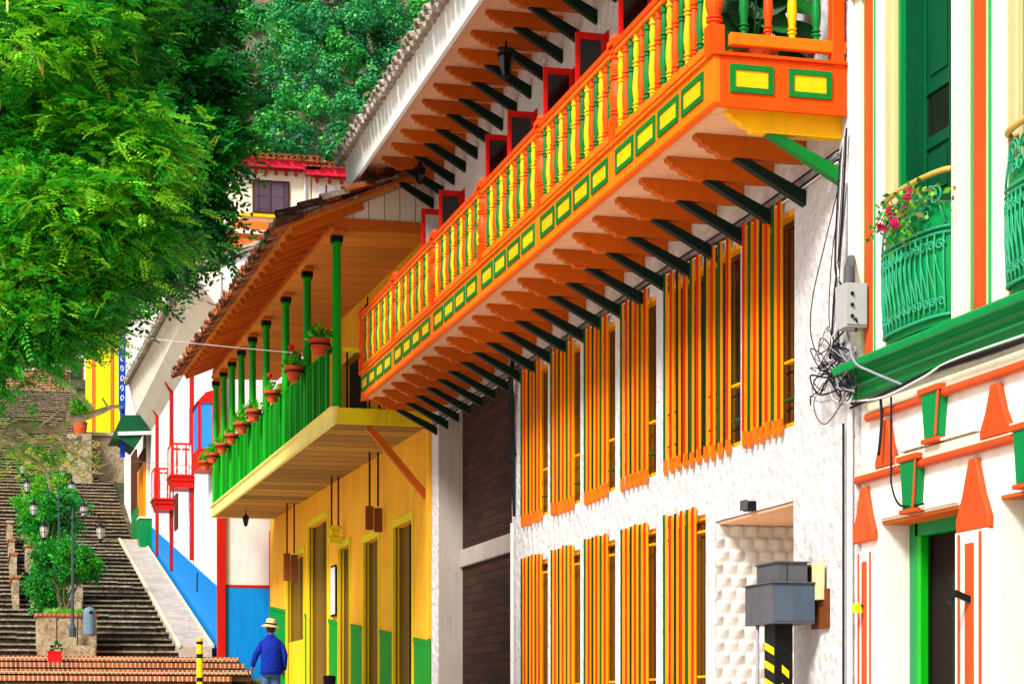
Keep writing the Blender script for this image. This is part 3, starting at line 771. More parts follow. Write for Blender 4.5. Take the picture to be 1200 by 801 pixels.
# hanging signs and notice on the yellow house
def hanging(label, px, py0, py1, xw, zc_x, curved=False):
    y, zc = on_x(px, YX); zt = (840-py0)/2400*zc; zb = (840-py1)/2400*zc
    x1 = YX - .06; x0 = x1 - xw
    t = thing('hanging_sign', (x1, y, zb), label, 'sign', 'hanging signs under the green balcony')
    m = MB()
    if curved: 
        for i, (o, h0, h1) in enumerate(((0, .78, 1.0), (.06, .42, .76), (.0, .0, .40))): m.box(x0+o, x1-o, y, y+.10, zb+(zt-zb)*h0, zb+(zt-zb)*h1, 0)
    else:
        m.box(x0, (x0+x1)/2-.01, y, y+.06, zb+.04, zt, 0); m.box((x0+x1)/2+.01, x1, y+.02, y+.08, zb, zt-.03, 0)
    m.build('board', ['y_trim' if curved else 'sign_wood'], t, .008)
    for x in (x0+xw*.25, x0+xw*.75):
        m = MB(); m.box(x-.02, x+.02, y+.03, y+.05, zt+.001, b0(y)+.02, 0); m.build('hanger', ['wood_dark'], t)
hanging('brown wooden hanging sign farthest up the yellow wall, beside the far door', 352, 648, 682, .36, 0)
hanging('small moulded yellow hanging sign above the slim middle door of the yellow house', 404, 616, 636, .30, 0, True)
hanging('brown two board hanging sign between the two nearest doors of the yellow house', 452, 593, 623, .34, 0)
y, zc = on_x(393, YX); mb = MB(); z0, z1 = (840-722)/2400*zc, (840-662)/2400*zc
mb.box(YX-.06, YX-.036, y-.36, y+.30, z0, z1, 1); mb.box(YX-.068, YX-.0605, y-.31, y+.25, z0+.05, z1-.05, 0)
tag(mb.build('notice_board', ['b_white', 'black'], origin=(YX, y, z0)), 'tall white notice board in a black frame on the yellow wall', 'notice board')

# ================================================================== BLUE AND WHITE HOUSE by the stairs
BXX = 6.39; C0, C1 = 57.0, 82.0
bh = thing('blue_white_house', (BXX, 69, 4), 'white house with blue dado, red columns and small red balconies beside the stairs', 'house')
def BW(px, py): y, zc = on_x(px, BXX); return y, (840-py)/2400*zc
bd = lambda y: 3.60 + (y - 57.3) * .162
wl = lambda y: 11.3
mb = MB(); wall_x(mb, BXX, 7.0, C0, C1, .8, 12.6, [], 0)
mb.prism([(BXX, C0+.02, 12.5), (BXX+7, C0+.02, 12.5), (BXX+3.5, C0+.02, 14.5)], (0, 24.9, 0), 0)
mb.build('wall', ['b_white'], bh)
mb = MB(); a, b = C0-.02, C1
vs = [(x, y, z) for x in (BXX-.02, BXX-.002) for y, z in ((a, .8), (b, .8), (b, bd(b)), (a, bd(a)))]
mb.add(vs, [(3,2,1,0),(4,5,6,7),(0,1,5,4),(1,2,6,5),(2,3,7,6),(3,0,4,7)], 0)
mb.box(BXX-.001, BXX+2.2, C0-.02, C0-.002, .8, 3.60, 0); mb.box(BXX+.0, BXX+2.2, C0-.03, C0-.003, 3.602, 3.68, 1)
mb.build('dado', ['b_blue', 'b_red'], bh)
# columns
for px, pt, pb, w, kind in ((258, 560, 762, .30, 'corner'), (227, 440, 655, .22, 'rope'), (203, 458, 668, .20, 'plain'), (186, 486, 650, .18, 'plain')):
    y, zt = BW(px, pt); _, zb = BW(px, pb)
    m = MB()
    if kind == 'corner': y = C0 + .1; m.box(BXX-.10, BXX+.12, C0-.12, C0+.16, 1.3, 10.9, 0)
    else:
        m.box(BXX-.12, BXX-.021, y-w/2, y+w/2, zb, zt, 0); m.prism([(BXX-.12, y-w/2, zb), (BXX-.021, y-w/2, zb), (BXX-.021, y+w/2, zb), (BXX-.12, y+w/2, zb)][0:4], (0, 0, -.02), 0)
        m.prism([(BXX-.121, y-w*.8, zt), (BXX-.021, y-w*.8, zt), (BXX-.021, y-w*1.0, zt+.35), (BXX-.32, y-w*1.0, zt+.35)], (0, w*1.8, 0), 0)
        if kind == 'rope':
            for q in range(8): m.box(BXX-.13, BXX-.1205, y-w/2, y+w/2, zb+.5+q*.36, zb+.5+q*.36+.18, 1)
    m.build('column', ['b_red', 'b_blue'], bh, .01)
mb = MB(); y, z = BW(314, 700); mb.box(6.39+1.33, 6.39+1.55, C0-.14, C0-.032, 1.6, 5.2, 0); mb.build('column', ['b_red'], bh, .01)
# red balconies
def red_balcony(pa, pb, pyt, pyb):
    ya, zc = on_x(pb, BXX); yb = ya + 1.35; x0 = P(pa, 0, ya)[0]; zb = (840-pyb)/2400*zc; zt = (840-pyt)/2400*zc
    m = MB()
    m.box(x0, BXX-.021, ya, yb, zb+.22, zb+.34, 0); m.box(x0-.05, BXX-.021, ya-.05, yb+.05, zb+.341, zb+.40, 0); m.prism([(x0+.1, ya+.05, zb), (BXX-.03, ya+.05, zb), (BXX-.03, ya+.05, zb+.22), (x0+.02, ya+.05, zb+.22)], (0, yb-ya-.1, 0), 0)
    o = m.build('balcony', ['red'], bh)
    m = MB(); m.box(x0, x0+.06, ya, yb, zt-.06, zt, 0); m.box(x0+.061, BXX-.021, ya, ya+.06, zt-.06, zt, 0); m.box(x0+.061, BXX-.021, yb-.06, yb, zt-.06, zt, 0)
    m.build('handrail', ['red'], o)
    for x, y in ((x0+.03, ya+.03), (x0+.03, yb-.03)):
        m = MB(); m.box(x-.04, x+.04, y-.04, y+.04, zb+.4, zt-.061, 0); m.build('post', ['red'], o)
    pts = [(x0+.03, ya+.03+(yb-ya-.06)*i/10) for i in range(1, 10)] + [(x0+.03+.7*i/5, ya+.03) for i in range(1, 5)]
    for i, (x, y) in enumerate(pts):
        m = MB(); m.lathe([(.02,0),(.035,.12),(.018,.22),(.035,.3),(.02,zt-zb-.46)], (x, y, zb+.4), 8); m.build('baluster', ['red' if i % 2 else 'b_white'], o)
    return ya, yb, zb, zt
for (pa, pb, pyt, pyb) in ((201, 228, 519, 571), (181, 204, 548, 597)):
    ya, yb, zb, zt = red_balcony(pa, pb, pyt, pyb)
    m = MB(); ym = (ya+yb)/2; m.box(BXX-.06, BXX-.022, ym-.5, ym+.5, zb+.4, zb+2.6, 0); m.box(BXX-.064, BXX-.0605, ym-.4, ym+.4, zb+.45, zb+2.5, 1)
    m.build('balcony_door', ['red', 'glass_blue'], bh)
# red framed box window with a blue shutter, just before the green posts
ya = YW(253, BXX); x0 = P(232, 0, ya)[0]; zc = on_x(253, BXX)[1]; zt = (840-468)/2400*zc; zb = (840-548)/2400*zc; yb = ya + 1.6
m = MB(); m.box(x0, BXX-.022, ya, yb, zb, zb+.55, 0); m.box(x0, x0+.08, ya, ya+.08, zb+.551, zt-.1, 0); m.box(BXX-.10, BXX-.022, ya, ya+.08, zb+.551, zt, 0); m.box(x0, x0+.08, yb-.08, yb, zb+.551, zt-.1, 0)
m.prism([(x0-.05, ya-.03, zt-.10), (BXX-.022, ya-.03, zt-.10), (BXX-.022, ya-.03, zt+.28), (x0+.22, ya-.03, zt+.20)], (0, yb-ya+.06, 0), 0)
m.box(x0+.081, BXX-.101, ya+.02, ya+.06, zb+.552, zt-.101, 1); m.box(x0+.02, x0+.06, ya+.081, yb-.081, zb+.552, zt-.101, 1)
m.build('box_window', ['red', 'glass_blue'], bh)
y, z = BW(227, 580); m = MB(); m.box(BXX-.03, BXX-.022, *sorted((BW(209,0)[0], BW(205,0)[0])), 6.4, 7.6, 0); m.build('small_window', ['wood_dark'], bh)
y, zt = BW(232, 680); m = MB(); m.box(BXX-.03, BXX-.0205, y-.18, y+.18, zt-.35, zt+.25, 0); m.build('vent', ['dark'], bh)
# coved plaster cornice and tiled eave
ze = lambda y: 12.25 + (y - 57) * .033
mb = MB()
def cove(y):
    return [(BXX-.002, y, 11.25), (BXX-.25, y, 11.55), (BXX-.55, y, 11.95), (5.60, y, ze(y)-.08), (5.56, y, ze(y)), (BXX-.002, y, ze(y)+.1)]
s0, s1 = cove(C0-.05), cove(C1); sl(mb, s0, s1, 0); mb.build('cornice', ['soffit_white'], bh)
u = Vector((0, C1-C0+.1, ze(C1)-ze(C0)))
tile_roof((5.46, C0-.1, ze(C0)+.06), u, u.length, Vector((1,0,.42)).normalized(), 4.0, .25, .11, .42, 0, .04).build('roof', ['tile'], bh)
# dark green canopy at the far end of the cornice
cz = 81.2
poly = [P(px, py, cz) for px, py in ((143, 486), (178, 486), (172, 502), (157, 525), (141, 514), (130, 514))]
t = thing('canopy', (5.6, cz, 11), 'dark green boarded canopy with a white bar under the far end of the cornice', 'canopy')
mb = MB(); mb.prism([(x, cz, z) for x, z in poly], (0, 2.2, 0), 0); mb.build('boards', ['awning'], t)
a = P(138, 508, cz); b = P(177, 507, cz); mb = MB(); mb.beam((a[0], cz-.05, a[1]), (b[0], cz-.05, b[1]), .08, .14, 0); mb.build('bar', ['b_white'], t)

# ================================================================== house beyond with the orange door
oh = thing('orange_door_house', (6.4, 88, 8), 'white walled house with a tall orange door just above the ramp', 'house')
G0, G1 = 82.02, 95.0
X2 = 6.25
mb = MB(); wall_x(mb, X2, 6.5, G0, G1, 5.0, 18.6, [], 0); mb.build('wall', ['f_pink'], oh)
mb = MB(); ya, yb = YW(178, X2), YW(164, X2); ya = max(ya, G0 + .1)
mb.box(X2-.10, X2-.002, ya, yb, 7.0, 10.1, 0); mb.box(X2-.13, X2-.0025, ya-.12, yb+.12, 10.101, 10.6, 1); mb.build('door', ['door_orange', 'wood_dark'], oh)
mb = MB(); ya, yb = YW(161, X2), YW(156, X2); mb.box(X2-.10, X2-.002, ya, yb, 8.6, 11.2, 0); mb.build('window', ['wood_dark'], oh)
a = P(150, 600, G1 - .0); mb = MB(); y, zc = on_x(153, X2); mb.prism([(X2-.16, YW(165,X2)-.2, 7.1), (X2-.01, YW(165,X2)-.2, 7.1), (X2-.01, YW(165,X2)-.2, 8.6), (X2-.16, YW(165,X2)-.2, 8.6)], (0, 3.5, .0), 0); mb.build('dado', ['c_green'], oh)
mb = MB(); x0, z0 = P(150, 372, G0); mb.box(X2-.35, X2+6.6, G0-.02, G1, 18.602, 19.3, 0); mb.box(X2-.55, X2+6.6, G0-.25, G1, 19.301, 19.45, 1)
mb.build('cornice', ['f_orange', 'f_cream'], oh)
# cobalt carved board at its corner
x0, z1 = P(139, 385, G0-.3); x1, z0 = P(147, 478, G0-.3)
mb = MB(); mb.box(x0, x1, G0-.4, G0-.3, z0, z1, 0); mb.box((x0+x1)/2-.08, (x0+x1)/2+.12, G0-.38, G0-.32, 10.2, z0-.001, 0)
mb.lathe([(.02,-.25),(.12,-.1),(.13,0)], ((x0+x1)/2, G0-.35, z0), 8, 0)
for i in range(7):
    z = z0 + .25 + i*(z1-z0-.4)/7; xm = (x0+x1)/2; s = -1 if i % 2 else 1
    mb.tube([(xm+s*.07*math.cos(t)*(1-t/9), G0-.405, z+.16*math.sin(t)*(1-t/9)+.1) for t in [q*.6 for q in range(11)]], .022, 5, 1)
tag(mb.build('carved_board', ['f_blue', 'b_white'], origin=((x0+x1)/2, G0-.35, z0)), 'tall cobalt blue carved board with white scrolls at the corner of the pale house', 'carved board')
# stepped green block on the landing
mb = MB(); x0, z1 = P(160, 617, 82.6); x1, z0 = P(179, 632, 82.6); mb.box(x0, x1, 80.9, 82.0, 6.4, 7.75, 0); mb.box(x0-.04, x1, 80.86, 82.0, 7.751, 7.83, 1)
tag(mb.build('step_block', ['c_green', 'conc_pale'], origin=(x0, 81, 6.4)), 'low green painted block at the top of the ramp', 'block')
# lemon house further up
yl = 107.0
x0, zt = P(108, 405, yl); x1, zb = P(134, 512, yl)
lh = thing('lemon_house', ((x0+x1)/2, yl, zb), 'lemon yellow house at the edge of the upper stairs', 'house')
mb = MB(); mb.box(x0, x1+6, yl, yl+7, zb-2, zt+1.2, 0); mb.build('wall', ['f_yellow'], lh)
mb = MB(); mb.box(x0-.02, x0+.14, yl-.03, yl-.002, zb, zt+.5, 0); mb.box(x1-.20, x1-.06, yl-.05, yl-.003, zb, zt+.5, 0); mb.build('corner_strip', ['f_orange'], lh)
tile_roof((x0-.5, yl-.5, zt+1.0), (1,0,0), 8.5, (0,.92,.38), 4, .25, .11, .42).build('roof', ['tile_red'], lh)
# landing wall with a big plant pot
mb = MB(); a, zt2 = P(100, 506, 100.0); b, zb2 = P(136, 532, 100.0); mb.box(a, b+1, 100.0, 100.9, zb2-1.5, zt2-.15, 0); mb.box(a-.06, b+1, 99.9, 101.0, zt2-.149, zt2, 1)
tag(mb.build('landing_wall', ['planter', 'conc_pale'], origin=(a, 100, zb2)), 'low stone landing wall below the lemon yellow house', 'wall')
# brick wall closing the stairs
a, zt2 = P(-20, 432, Y2+1.2); b, zb2 = P(82, 456, Y2+1.2)
mb = MB(); mb.box(a-6, b, Y2+1.0, Y2+1.4, Z2-.4, zt2, 0); mb.box(a-6, b+.05, Y2+.95, Y2+1.45, zt2+.001, zt2+.15, 1)
tag(mb.build('brick_wall', ['brick_far', 'conc_pale'], origin=(b, Y2+1.2, Z2)), 'brick garden wall closing the top of the long stairs', 'wall')
# house at the head of the stairs, mostly behind the tree
hy = Y2 + 4
hh = thing('stairhead_house', (-1, hy, Z2), 'pinkish house with orange band at the head of the stairs behind the tree', 'house')
a, zt2 = P(40, 330, hy); b, zb2 = P(118, 440, hy)
mb = MB(); mb.box(a-9, b+2.5, hy, hy+7, Z2-1, zt2+1.5, 0); mb.build('wall', ['f_pink'], hh)
mb = MB(); mb.box(a-9, b+2.5, hy-.08, hy-.002, zt2-2.6, zt2-1.6, 0); mb.build('band', ['f_orange'], hh)
for i in range(4):
    m = MB(); xx = b - 2.2 - i*2.6; m.box(xx, xx+1.1, hy-.06, hy-.003, Z2+.6, Z2+2.8, 0); m.box(xx+.1, xx+1.0, hy-.07, hy-.061, Z2+.7, Z2+2.7, 1); m.build('window', ['b_red', 'glass_dark'], hh)
tile_roof((a-9.5, hy-.7, zt2+1.4), (1,0,0), b-a+12.6, (0,.92,.38), 4, .25, .11, .42).build('roof', ['tile_red'], hh)

# ================================================================== red roofed houses under the hill
ry = 82.0
def hill_house(pa, pb, pyr, pyb, label, kind):
    x0, zt = P(pa, pyr, ry); x1, zb = P(pb, pyb, ry)
    t = thing('hillside_house', ((x0+x1)/2, ry, 8), label, 'house')
    m = MB(); m.box(x0, x1, ry, ry+6, 5, zt-.35, 0); m.build('wall', ['f_cream'], t)
    m = MB(); m.box(x0-.3, x1+.3, ry-.55, ry-.45, zt-.36, zt-.02, 0); m.box(x0-.3, x1+.3, ry-.449, ry+.1, zt-.30, zt-.24, 0); m.build('fascia', ['f_redroof'], t)
    tile_roof((x0-.4, ry-.6, zt), (1,0,0), x1-x0+.8, (0,.955,.296), 1.7, .24, .10, .4, 0, .03).build('roof', ['tile_red'], t)
    n = max(3, int((x1-x0)/.4))
    for i in range(n):
        xx = x0 + .15 + (x1-x0-.4)*i/(n-1); m = MB(); m.box(xx, xx+.10, ry-.42, ry-.002, zt-.55, zt-.37, 0); m.build('rafter_end', ['b_red'], t)
    return t, x0, x1, zt, zb
t, x0, x1, zt, zb = hill_house(270, 364, 186, 285, 'cream house with a plum shuttered window and orange base below the forest', 'big')
xa, za = P(298, 213, ry); xb, zb1 = P(337, 250, ry)
m = MB(); m.box(xa-.08, xb+.08, ry-.06, ry-.002, zb1-.08, za+.08, 0); m.box(xa, (xa+xb)/2-.015, ry-.085, ry-.0605, zb1, za, 1); m.box((xa+xb)/2+.015, xb, ry-.085, ry-.0605, zb1, za, 1)
w = m.build('window', ['wood_dark', 'f_shutter'], t)
m = MB()
for i in range(2):
    for j, (h0, h1) in enumerate(((.08, .45), (.52, .92))):
        a0 = xa + (xb-xa)*(.06+.5*i); a1 = a0 + (xb-xa)*.38; m.box(a0, a1, ry-.10, ry-.0855, zb1+(za-zb1)*h0, zb1+(za-zb1)*h1, 0)
m.build('shutter_panel', ['f_shutter'], w)
xa, za = P(280, 250, ry); xb, zb1 = P(338, 257, ry); m = MB(); m.box(xa, xb, ry-.16, ry-.003, zb1, za, 0); m.build('sill', ['yellow'], t)
xa, za = P(270, 258, ry); xb, zb1 = P(342, 300, ry); m = MB(); m.box(xa, xb, ry-.09, ry-.004, zb1-8, za, 0); m.build('base_band', ['f_orange'], t)
xa, za = P(357, 195, ry); m = MB(); m.tube([(xa, ry-.1, za), (xa, ry-.1, za-4)], .05, 8, 0); m.build('downpipe', ['b_white'], t)
t, x0, x1, zt, zb = hill_house(365.5, 420, 198, 285, 'lower cream house with pale window tucked behind the white eave', 'small')
xa, za = P(372, 217, ry); xb, zb1 = P(392, 240, ry)
m = MB(); m.box(xa, xb, ry-.05, ry-.002, zb1, za, 0); m.box((xa+xb)/2-.03, (xa+xb)/2+.03, ry-.06, ry-.051, zb1, za, 1); m.build('window', ['b_white', 'wood_dark'], t)
# ================================================================== CREAM HOUSE on the right
CX = 7.74
ch = thing('cream_house', (CX, 14, gz(14)), 'cream house with green cornice, terracotta keystones and tall green shuttered doors', 'house')
K0, K1 = 9.0, 17.25
d1 = (YW(1128, CX), YW(1046, CX), 3.22, 7.4, .42)
d2 = (d1[0] - 2.2, d1[0] - .90, 3.22, 7.4, .42)
g1 = (YW(1127, CX), YW(1034, CX), -1.6, 1.74, .55)
g2 = (g1[0] - 2.1, g1[0] - .66, -1.6, 1.74, .55)
mb = MB(); wall_x(mb, CX, 5, K0, K1, -1.6, 8.6, [d1, d2, g1, g2], 0)
mb.build('wall', ['c_white'], ch)
# pilasters with painted stripes
def pilaster(ya, yb, z0, z1, name='pilaster'):
    m = MB(); w = yb - ya
    m.box(CX-.07, CX-.001, ya, yb, z0, z1, 0)
    X = CX-.07
    def st(a, b, mi, d=.008): m.box(X-d, X-.0005, yb-w*b, yb-w*a, z0+.002, z1-.002, mi)
    st(.0, .30, 4, .03); st(.33, .38, 2, .012); st(.42, .60, 1, .03); st(.66, .70, 2, .012); st(.76, .99, 3, .02)
    m.build(name, ['c_olive', 'c_orange', 'c_line', 'c_white', 'c_cream'], ch)
pilaster(d1[1]+.0, K1-.02, 3.2, 8.4); pilaster(d2[1], d1[0], 3.2, 8.4); pilaster(d2[0]-.8, d2[0], 3.2, 8.4)
m = MB(); m.box(CX-.16, CX-.001, K1-.32, K1, 6.50, 6.66, 0); m.box(CX-.20, CX-.0015, K1-.36, K1+.03, 6.661, 6.75, 0); m.build('capital', ['c_green'], ch)
for i, d in enumerate((d1, d2)):
    a, b, z0, z1, t = d
    m = MB(); m.box(CX+.30, CX+.40, a, b, z0, z1, 0)
    o = m.build('balcony_door', ['c_green2'], ch)
    m = MB()
    # far jamb linings: straw band and orange line, as painted on the reveal
    m.box(CX+.002, CX+.13, b-.012, b-.001, z0, z1, 0); m.box(CX+.131, CX+.17, b-.03, b-.001, z0, z1, 1); m.box(CX+.171, CX+.299, b-.05, b-.001, z0, z1, 2)
    m.build('jamb_lining', ['c_olive', 'c_orange', 'c_green'], ch)
    # two door leaves, panelled
    lw = (b-a)/2
    for k in range(2):
        y0 = a + k*lw + .01; y1 = y0 + lw - .02; X = CX+.30
        q = MB(); q.box(X-.035, X-.001, y0, y0+.10, z0, z1, 0); q.box(X-.035, X-.001, y1-.10, y1, z0, z1, 0)
        for z in (z0, z0+.62, z0+1.20, z0+1.74, z0+2.22, z0+3.3): q.box(X-.034, X-.001, y0+.101, y1-.101, z, z+.10, 0)
        for j, (za, zb) in enumerate(((z0+.10, z0+.62), (z0+.72, z0+1.20), (z0+1.30, z0+1.74), (z0+1.84, z0+2.22), (z0+2.32, z0+3.3))):
            q.box(X-.012, X-.002, y0+.10, y1-.10, za, zb, 1 if j == 3 else 0)
            if j != 3: q.box(X-.026, X-.0125, y0+.16, y1-.16, za+.06, zb-.06, 0)
        q.build('door_leaf', ['c_green2', 'glass_dark'], o)
    # an opened shutter leaf standing in the reveal
    q = MB(); q.box(CX+.03, CX+.29, b-.10, b-.055, z0+1.0, z1, 0); q.box(CX+.08, CX+.25, b-.106, b-.1005, z0+1.4, z0+3.4, 1); q.build('shutter', ['c_green', 'c_green2'], o)
    # low green panel behind the ironwork
    # bellied iron balconet
    ir = MB(); n = 40; yc = (a+b)/2; hw = (b-a)/2 - .03
    def bow(s, z):           # s -1..1 along the front, z 0..1 up
        dep = .07 + .15*math.sqrt(max(0, 1 - abs(s)**2.4)) * (.75 + .35*math.sin(PI*min(1, z*1.15)))
        return (CX - dep, yc + s*hw, z0 + .04 + z*1.22)
    for z, r in ((1.0, .026), (.62, .014), (.58, .012), (.03, .016)):
        ir.tube([bow(-1 + 2*i/n, z) for i in range(n+1)], r, 8, 1 if z == 1.0 else 0)
    for k in range(-7, 8):
        s = k/7.5; ir.tube([bow(s, .03 + .55*j/8) for j in range(9)], .009, 6, 0)
    def scroll(s, z, sz, sg, turns=1.4):
        pts = []
        for q in range(19):
            t = q/18*turns*2*PI; rr = sz*(1 - q/22)
            pts.append(bow(max(-1, min(1, s + sg*rr*math.cos(t)/hw)), z + rr*math.sin(t)/1.22))
        ir.tube(pts, .010, 5, 0)
    for k in range(-6, 7):
        s = k/6.8; scroll(s, .50, .045, 1 if k % 2 else -1); scroll(s, .12, .04, -1 if k % 2 else 1)
        ir.tube([bow(s-.06, .12+.32*j/6) if False else bow(s - .06*math.cos(PI*j/6), .14+.30*j/6) for j in range(7)], .008, 5, 0)
    for s, sg in ((-.75, 1), (-.3, -1), (.2, 1), (.7, -1)):
        scroll(s, .84, .10, sg); scroll(s+.16*sg, .74, .07, -sg)
        ir.tube([bow(s - .2*sg + .5*sg*j/8, .64 + .28*math.sin(PI*j/8*.8)) for j in range(9)], .010, 5, 0)
    for s in (-1, 1):
        ir.tube([(CX-.005, yc+s*hw, z0+1.26), bow(s, 1.0)], .024, 8, 1); ir.tube([bow(s, .03+j*.1) for j in range(10)], .016, 6, 0)
    ns_, nz_ = 30, 10; sh_ = MB()
    for i in range(ns_+1):
        for j in range(nz_+1):
            x_, y_, zz_ = bow(-.985 + 1.97*i/ns_, .82*j/nz_); sh_.v.append((min(x_+.022, CX-.012), y_, zz_-.03))
    for i in range(ns_):
        for j in range(nz_): o_ = i*(nz_+1)+j; sh_.f.append((o_, o_+1, o_+nz_+2, o_+nz_+1)); sh_.m.append(0)
    sh_.build('backing_sheet', ['c_green'], ch, smooth=True)
    ir.build('iron_balconet', ['iron_green', 'iron_gold'], ch, smooth=True)
# green cornice
def prof(mb, pts, y0, y1, mi):
    mb.prism([(x, y0, z) for x, z in pts], (0, y1-y0, 0), mi)
m = MB()
prof(m, [(CX-.001, 2.88), (CX-.09, 2.88), (CX-.10, 2.90), (CX-.11, 2.955), (CX-.15, 2.965), (CX-.16, 2.985), (CX-.10, 2.995), (CX-.105, 3.04), (CX-.13, 3.075), (CX-.18, 3.095), (CX-.25, 3.10), (CX-.26, 3.12), (CX-.26, 3.165), (CX-.23, 3.19), (CX-.001, 3.195)], K0, K1+.06, 0)
m.build('cornice', ['c_green'], ch, .006)
# roll mouldings and rusticated band
for z, ya, yb in ((2.69, K0, YW(1022, CX)), (2.15, K0, K1-.0)):
    m = MB(); m.tube([(CX-.04, ya, z), (CX-.04, yb, z)], .04, 12, 0); m.box(CX-.045, CX-.001, ya, yb, z+.036, z+.12, 1); m.build('roll_moulding', ['c_orange', 'c_cream'], ch, smooth=False)
def trap(y, zt, zb, wt, wb, mi, name, dep=.09, cap=True):
    m = MB()
    m.prism([(CX-dep, y-wt/2, zt), (CX-dep, y+wt/2, zt), (CX-dep, y+wb/2, zb), (CX-dep, y-wb/2, zb)], (dep-.002, 0, 0), 0)
    if cap:
        e = .035
        m.prism([(CX-dep-.02, y-wt/2-e, zt+.04), (CX-dep-.02, y+wt/2+e, zt+.04), (CX-dep-.02, y+wt/2+e, zt-.012), (CX-dep-.02, y-wt/2-e, zt-.012)], (dep+.017, 0, 0), 1)
        m.prism([(CX-dep-.015, y-wt/2-.02, zt-.013), (CX-dep-.015, y-wt/2+.012, zt-.013), (CX-dep-.015, y-wb/2+.012, zb), (CX-dep-.015, y-wb/2-.02, zb)], (.014, 0, 0), 1)
        m.box(CX-dep-.02, CX-.003, y-wb/2-.03, y+wb/2+.03, zb-.04, zb-.001, 1)
    m.build(name, ['c_green' if mi == 0 else 'c_orange', 'c_orange'], ch, .008)
trap(YW(1101, CX), 2.72, 2.33, .34, .22, 0, 'keystone'); trap(YW(1075, CX), 2.20, 1.78, .32, .22, 0, 'keystone')
trap(YW(1101, CX)-2.0, 2.72, 2.33, .34, .22, 0, 'keystone'); trap(YW(1075, CX)-2.0, 2.20, 1.78, .32, .22, 0, 'keystone')
def flame(yc, zt, zb, wt, wb, name='painted_flare'):
    m = MB(); X = CX-.055
    pts = [(yc-wt/2, zt), (yc+wt/2, zt), (yc+wb*.31, zt-(zt-zb)*.5), (yc+wb/2, zt-(zt-zb)*.82), (yc+wb/2, zb), (yc-wb/2, zb), (yc-wb/2, zt-(zt-zb)*.82), (yc-wb*.31, zt-(zt-zb)*.5)]
    m.prism([(X, a, b) for a, b in pts], (.053, 0, 0), 0); m.build(name, ['c_orange'], ch, .012)
def YC(a, b): return (YW(a, CX)+YW(b, CX))/2
flame(YC(1030, 1056), 2.62, 2.20, .12, .40); flame(YC(1153, 1191), 2.62, 2.20, .13, .48)
flame(YC(1003, 1031), 2.08, 1.58, .11, .46); flame(YC(1126, 1166), 2.08, 1.50, .12, .56); flame(YC(1153, 1191)-1.95, 2.62, 2.2, .24, .52)
for ya, yb in ((YW(1031, CX), K1-.03), (YW(1164, CX), g1[0]), ):
    m = MB(); w = yb-ya; m.box(CX-.06, CX-.001, ya, yb, -1.6, 1.50, 0)
    for a, b, dz in ((.12, .18, 0), (.36, .62, .08), (.80, .86, 0)): m.box(CX-.075, CX-.0605, yb-w*b, yb-w*a, -1.4, 1.48-dz, 1)
    m.build('pilaster', ['c_white', 'c_orange'], ch, .004)
m = MB(); m.box(CX-.04, CX-.001, g1[0]+.05, g1[1]-.01, 1.76, 1.80, 0); m.box(CX-.062, CX-.0015, YW(1150, CX), YW(1060, CX), 2.292, 2.312, 0); m.build('lintel_moulding', ['c_cream'], ch)
for a, b, z0, z1, t in (g1, g2):
    m = MB(); m.box(CX+.26, CX+.50, b-.17, b-.001, z0, z1, 0); m.box(CX+.26, CX+.36, a+.001, a+.11, z0, z1, 0); m.box(CX+.26, CX+.36, a+.111, b-.111, z1-.14, z1-.001, 0)
    m.box(CX+.255, CX+.33, b-.24, b-.1705, z0, z1-.142, 1); m.box(CX+.002, CX+.25, a+.002, b-.002, z1-.03, z1-.002, 2)
    o = m.build('door', ['c_green', 'post_green', 'wood'], ch, .004)
    m = MB(); m.box(CX+.38, CX+.42, a+.11, b-.11, z0, z1-.14, 0)
    for i in range(3): m.box(CX+.35, CX+.379, a+.25+i*.28, a+.32+i*.28, z0+1.2, z1-.5, 1)
    m.build('door_leaf', ['dark', 'dark_green'], o)  # near-black panel, the unlit interior of the doorway put into colour
# parapet and roof edge of the cream house
tile_roof((CX-.35, K0, 8.62), (0,1,0), K1-K0, (.92,0,.39), 4, .23, .1, .4).build('roof', ['tile_red'], ch)
y = YW(1146, CX); m = MB(); z = (840-703)/2400*on_x(1146, CX)[1]
m.beam((CX-.06, y, z), (CX-.20, y+.02, z+.06), .05, .05, 0); m.tube([(CX-.20, y+.02, z+.06), (CX-.24, y+.02, z-.02)], [.03, .022], 8, 0)
tag(m.build('flag_holder', ['black'], origin=(CX-.06, y, z)), 'black flag pole holder on the striped pilaster by the green door', 'holder')
y, zc = on_x(1020, CX); z = (840-713)/2400*zc; m = MB(); m.lathe([(.01,-.03),(.055,-.035),(.04,.02),(.03,.05),(.01,.055)], (CX-.13, y, z), 12, 0); m.tube([(CX-.06, y, z+.02), (CX-.15, y, z+.04)], .015, 6, 1)
tag(m.build('wall_lamp', ['hazard_yellow', 'black'], origin=(CX-.06, y, z)), 'small yellow wall lamp on the pilaster beside the meter', 'wall lamp')

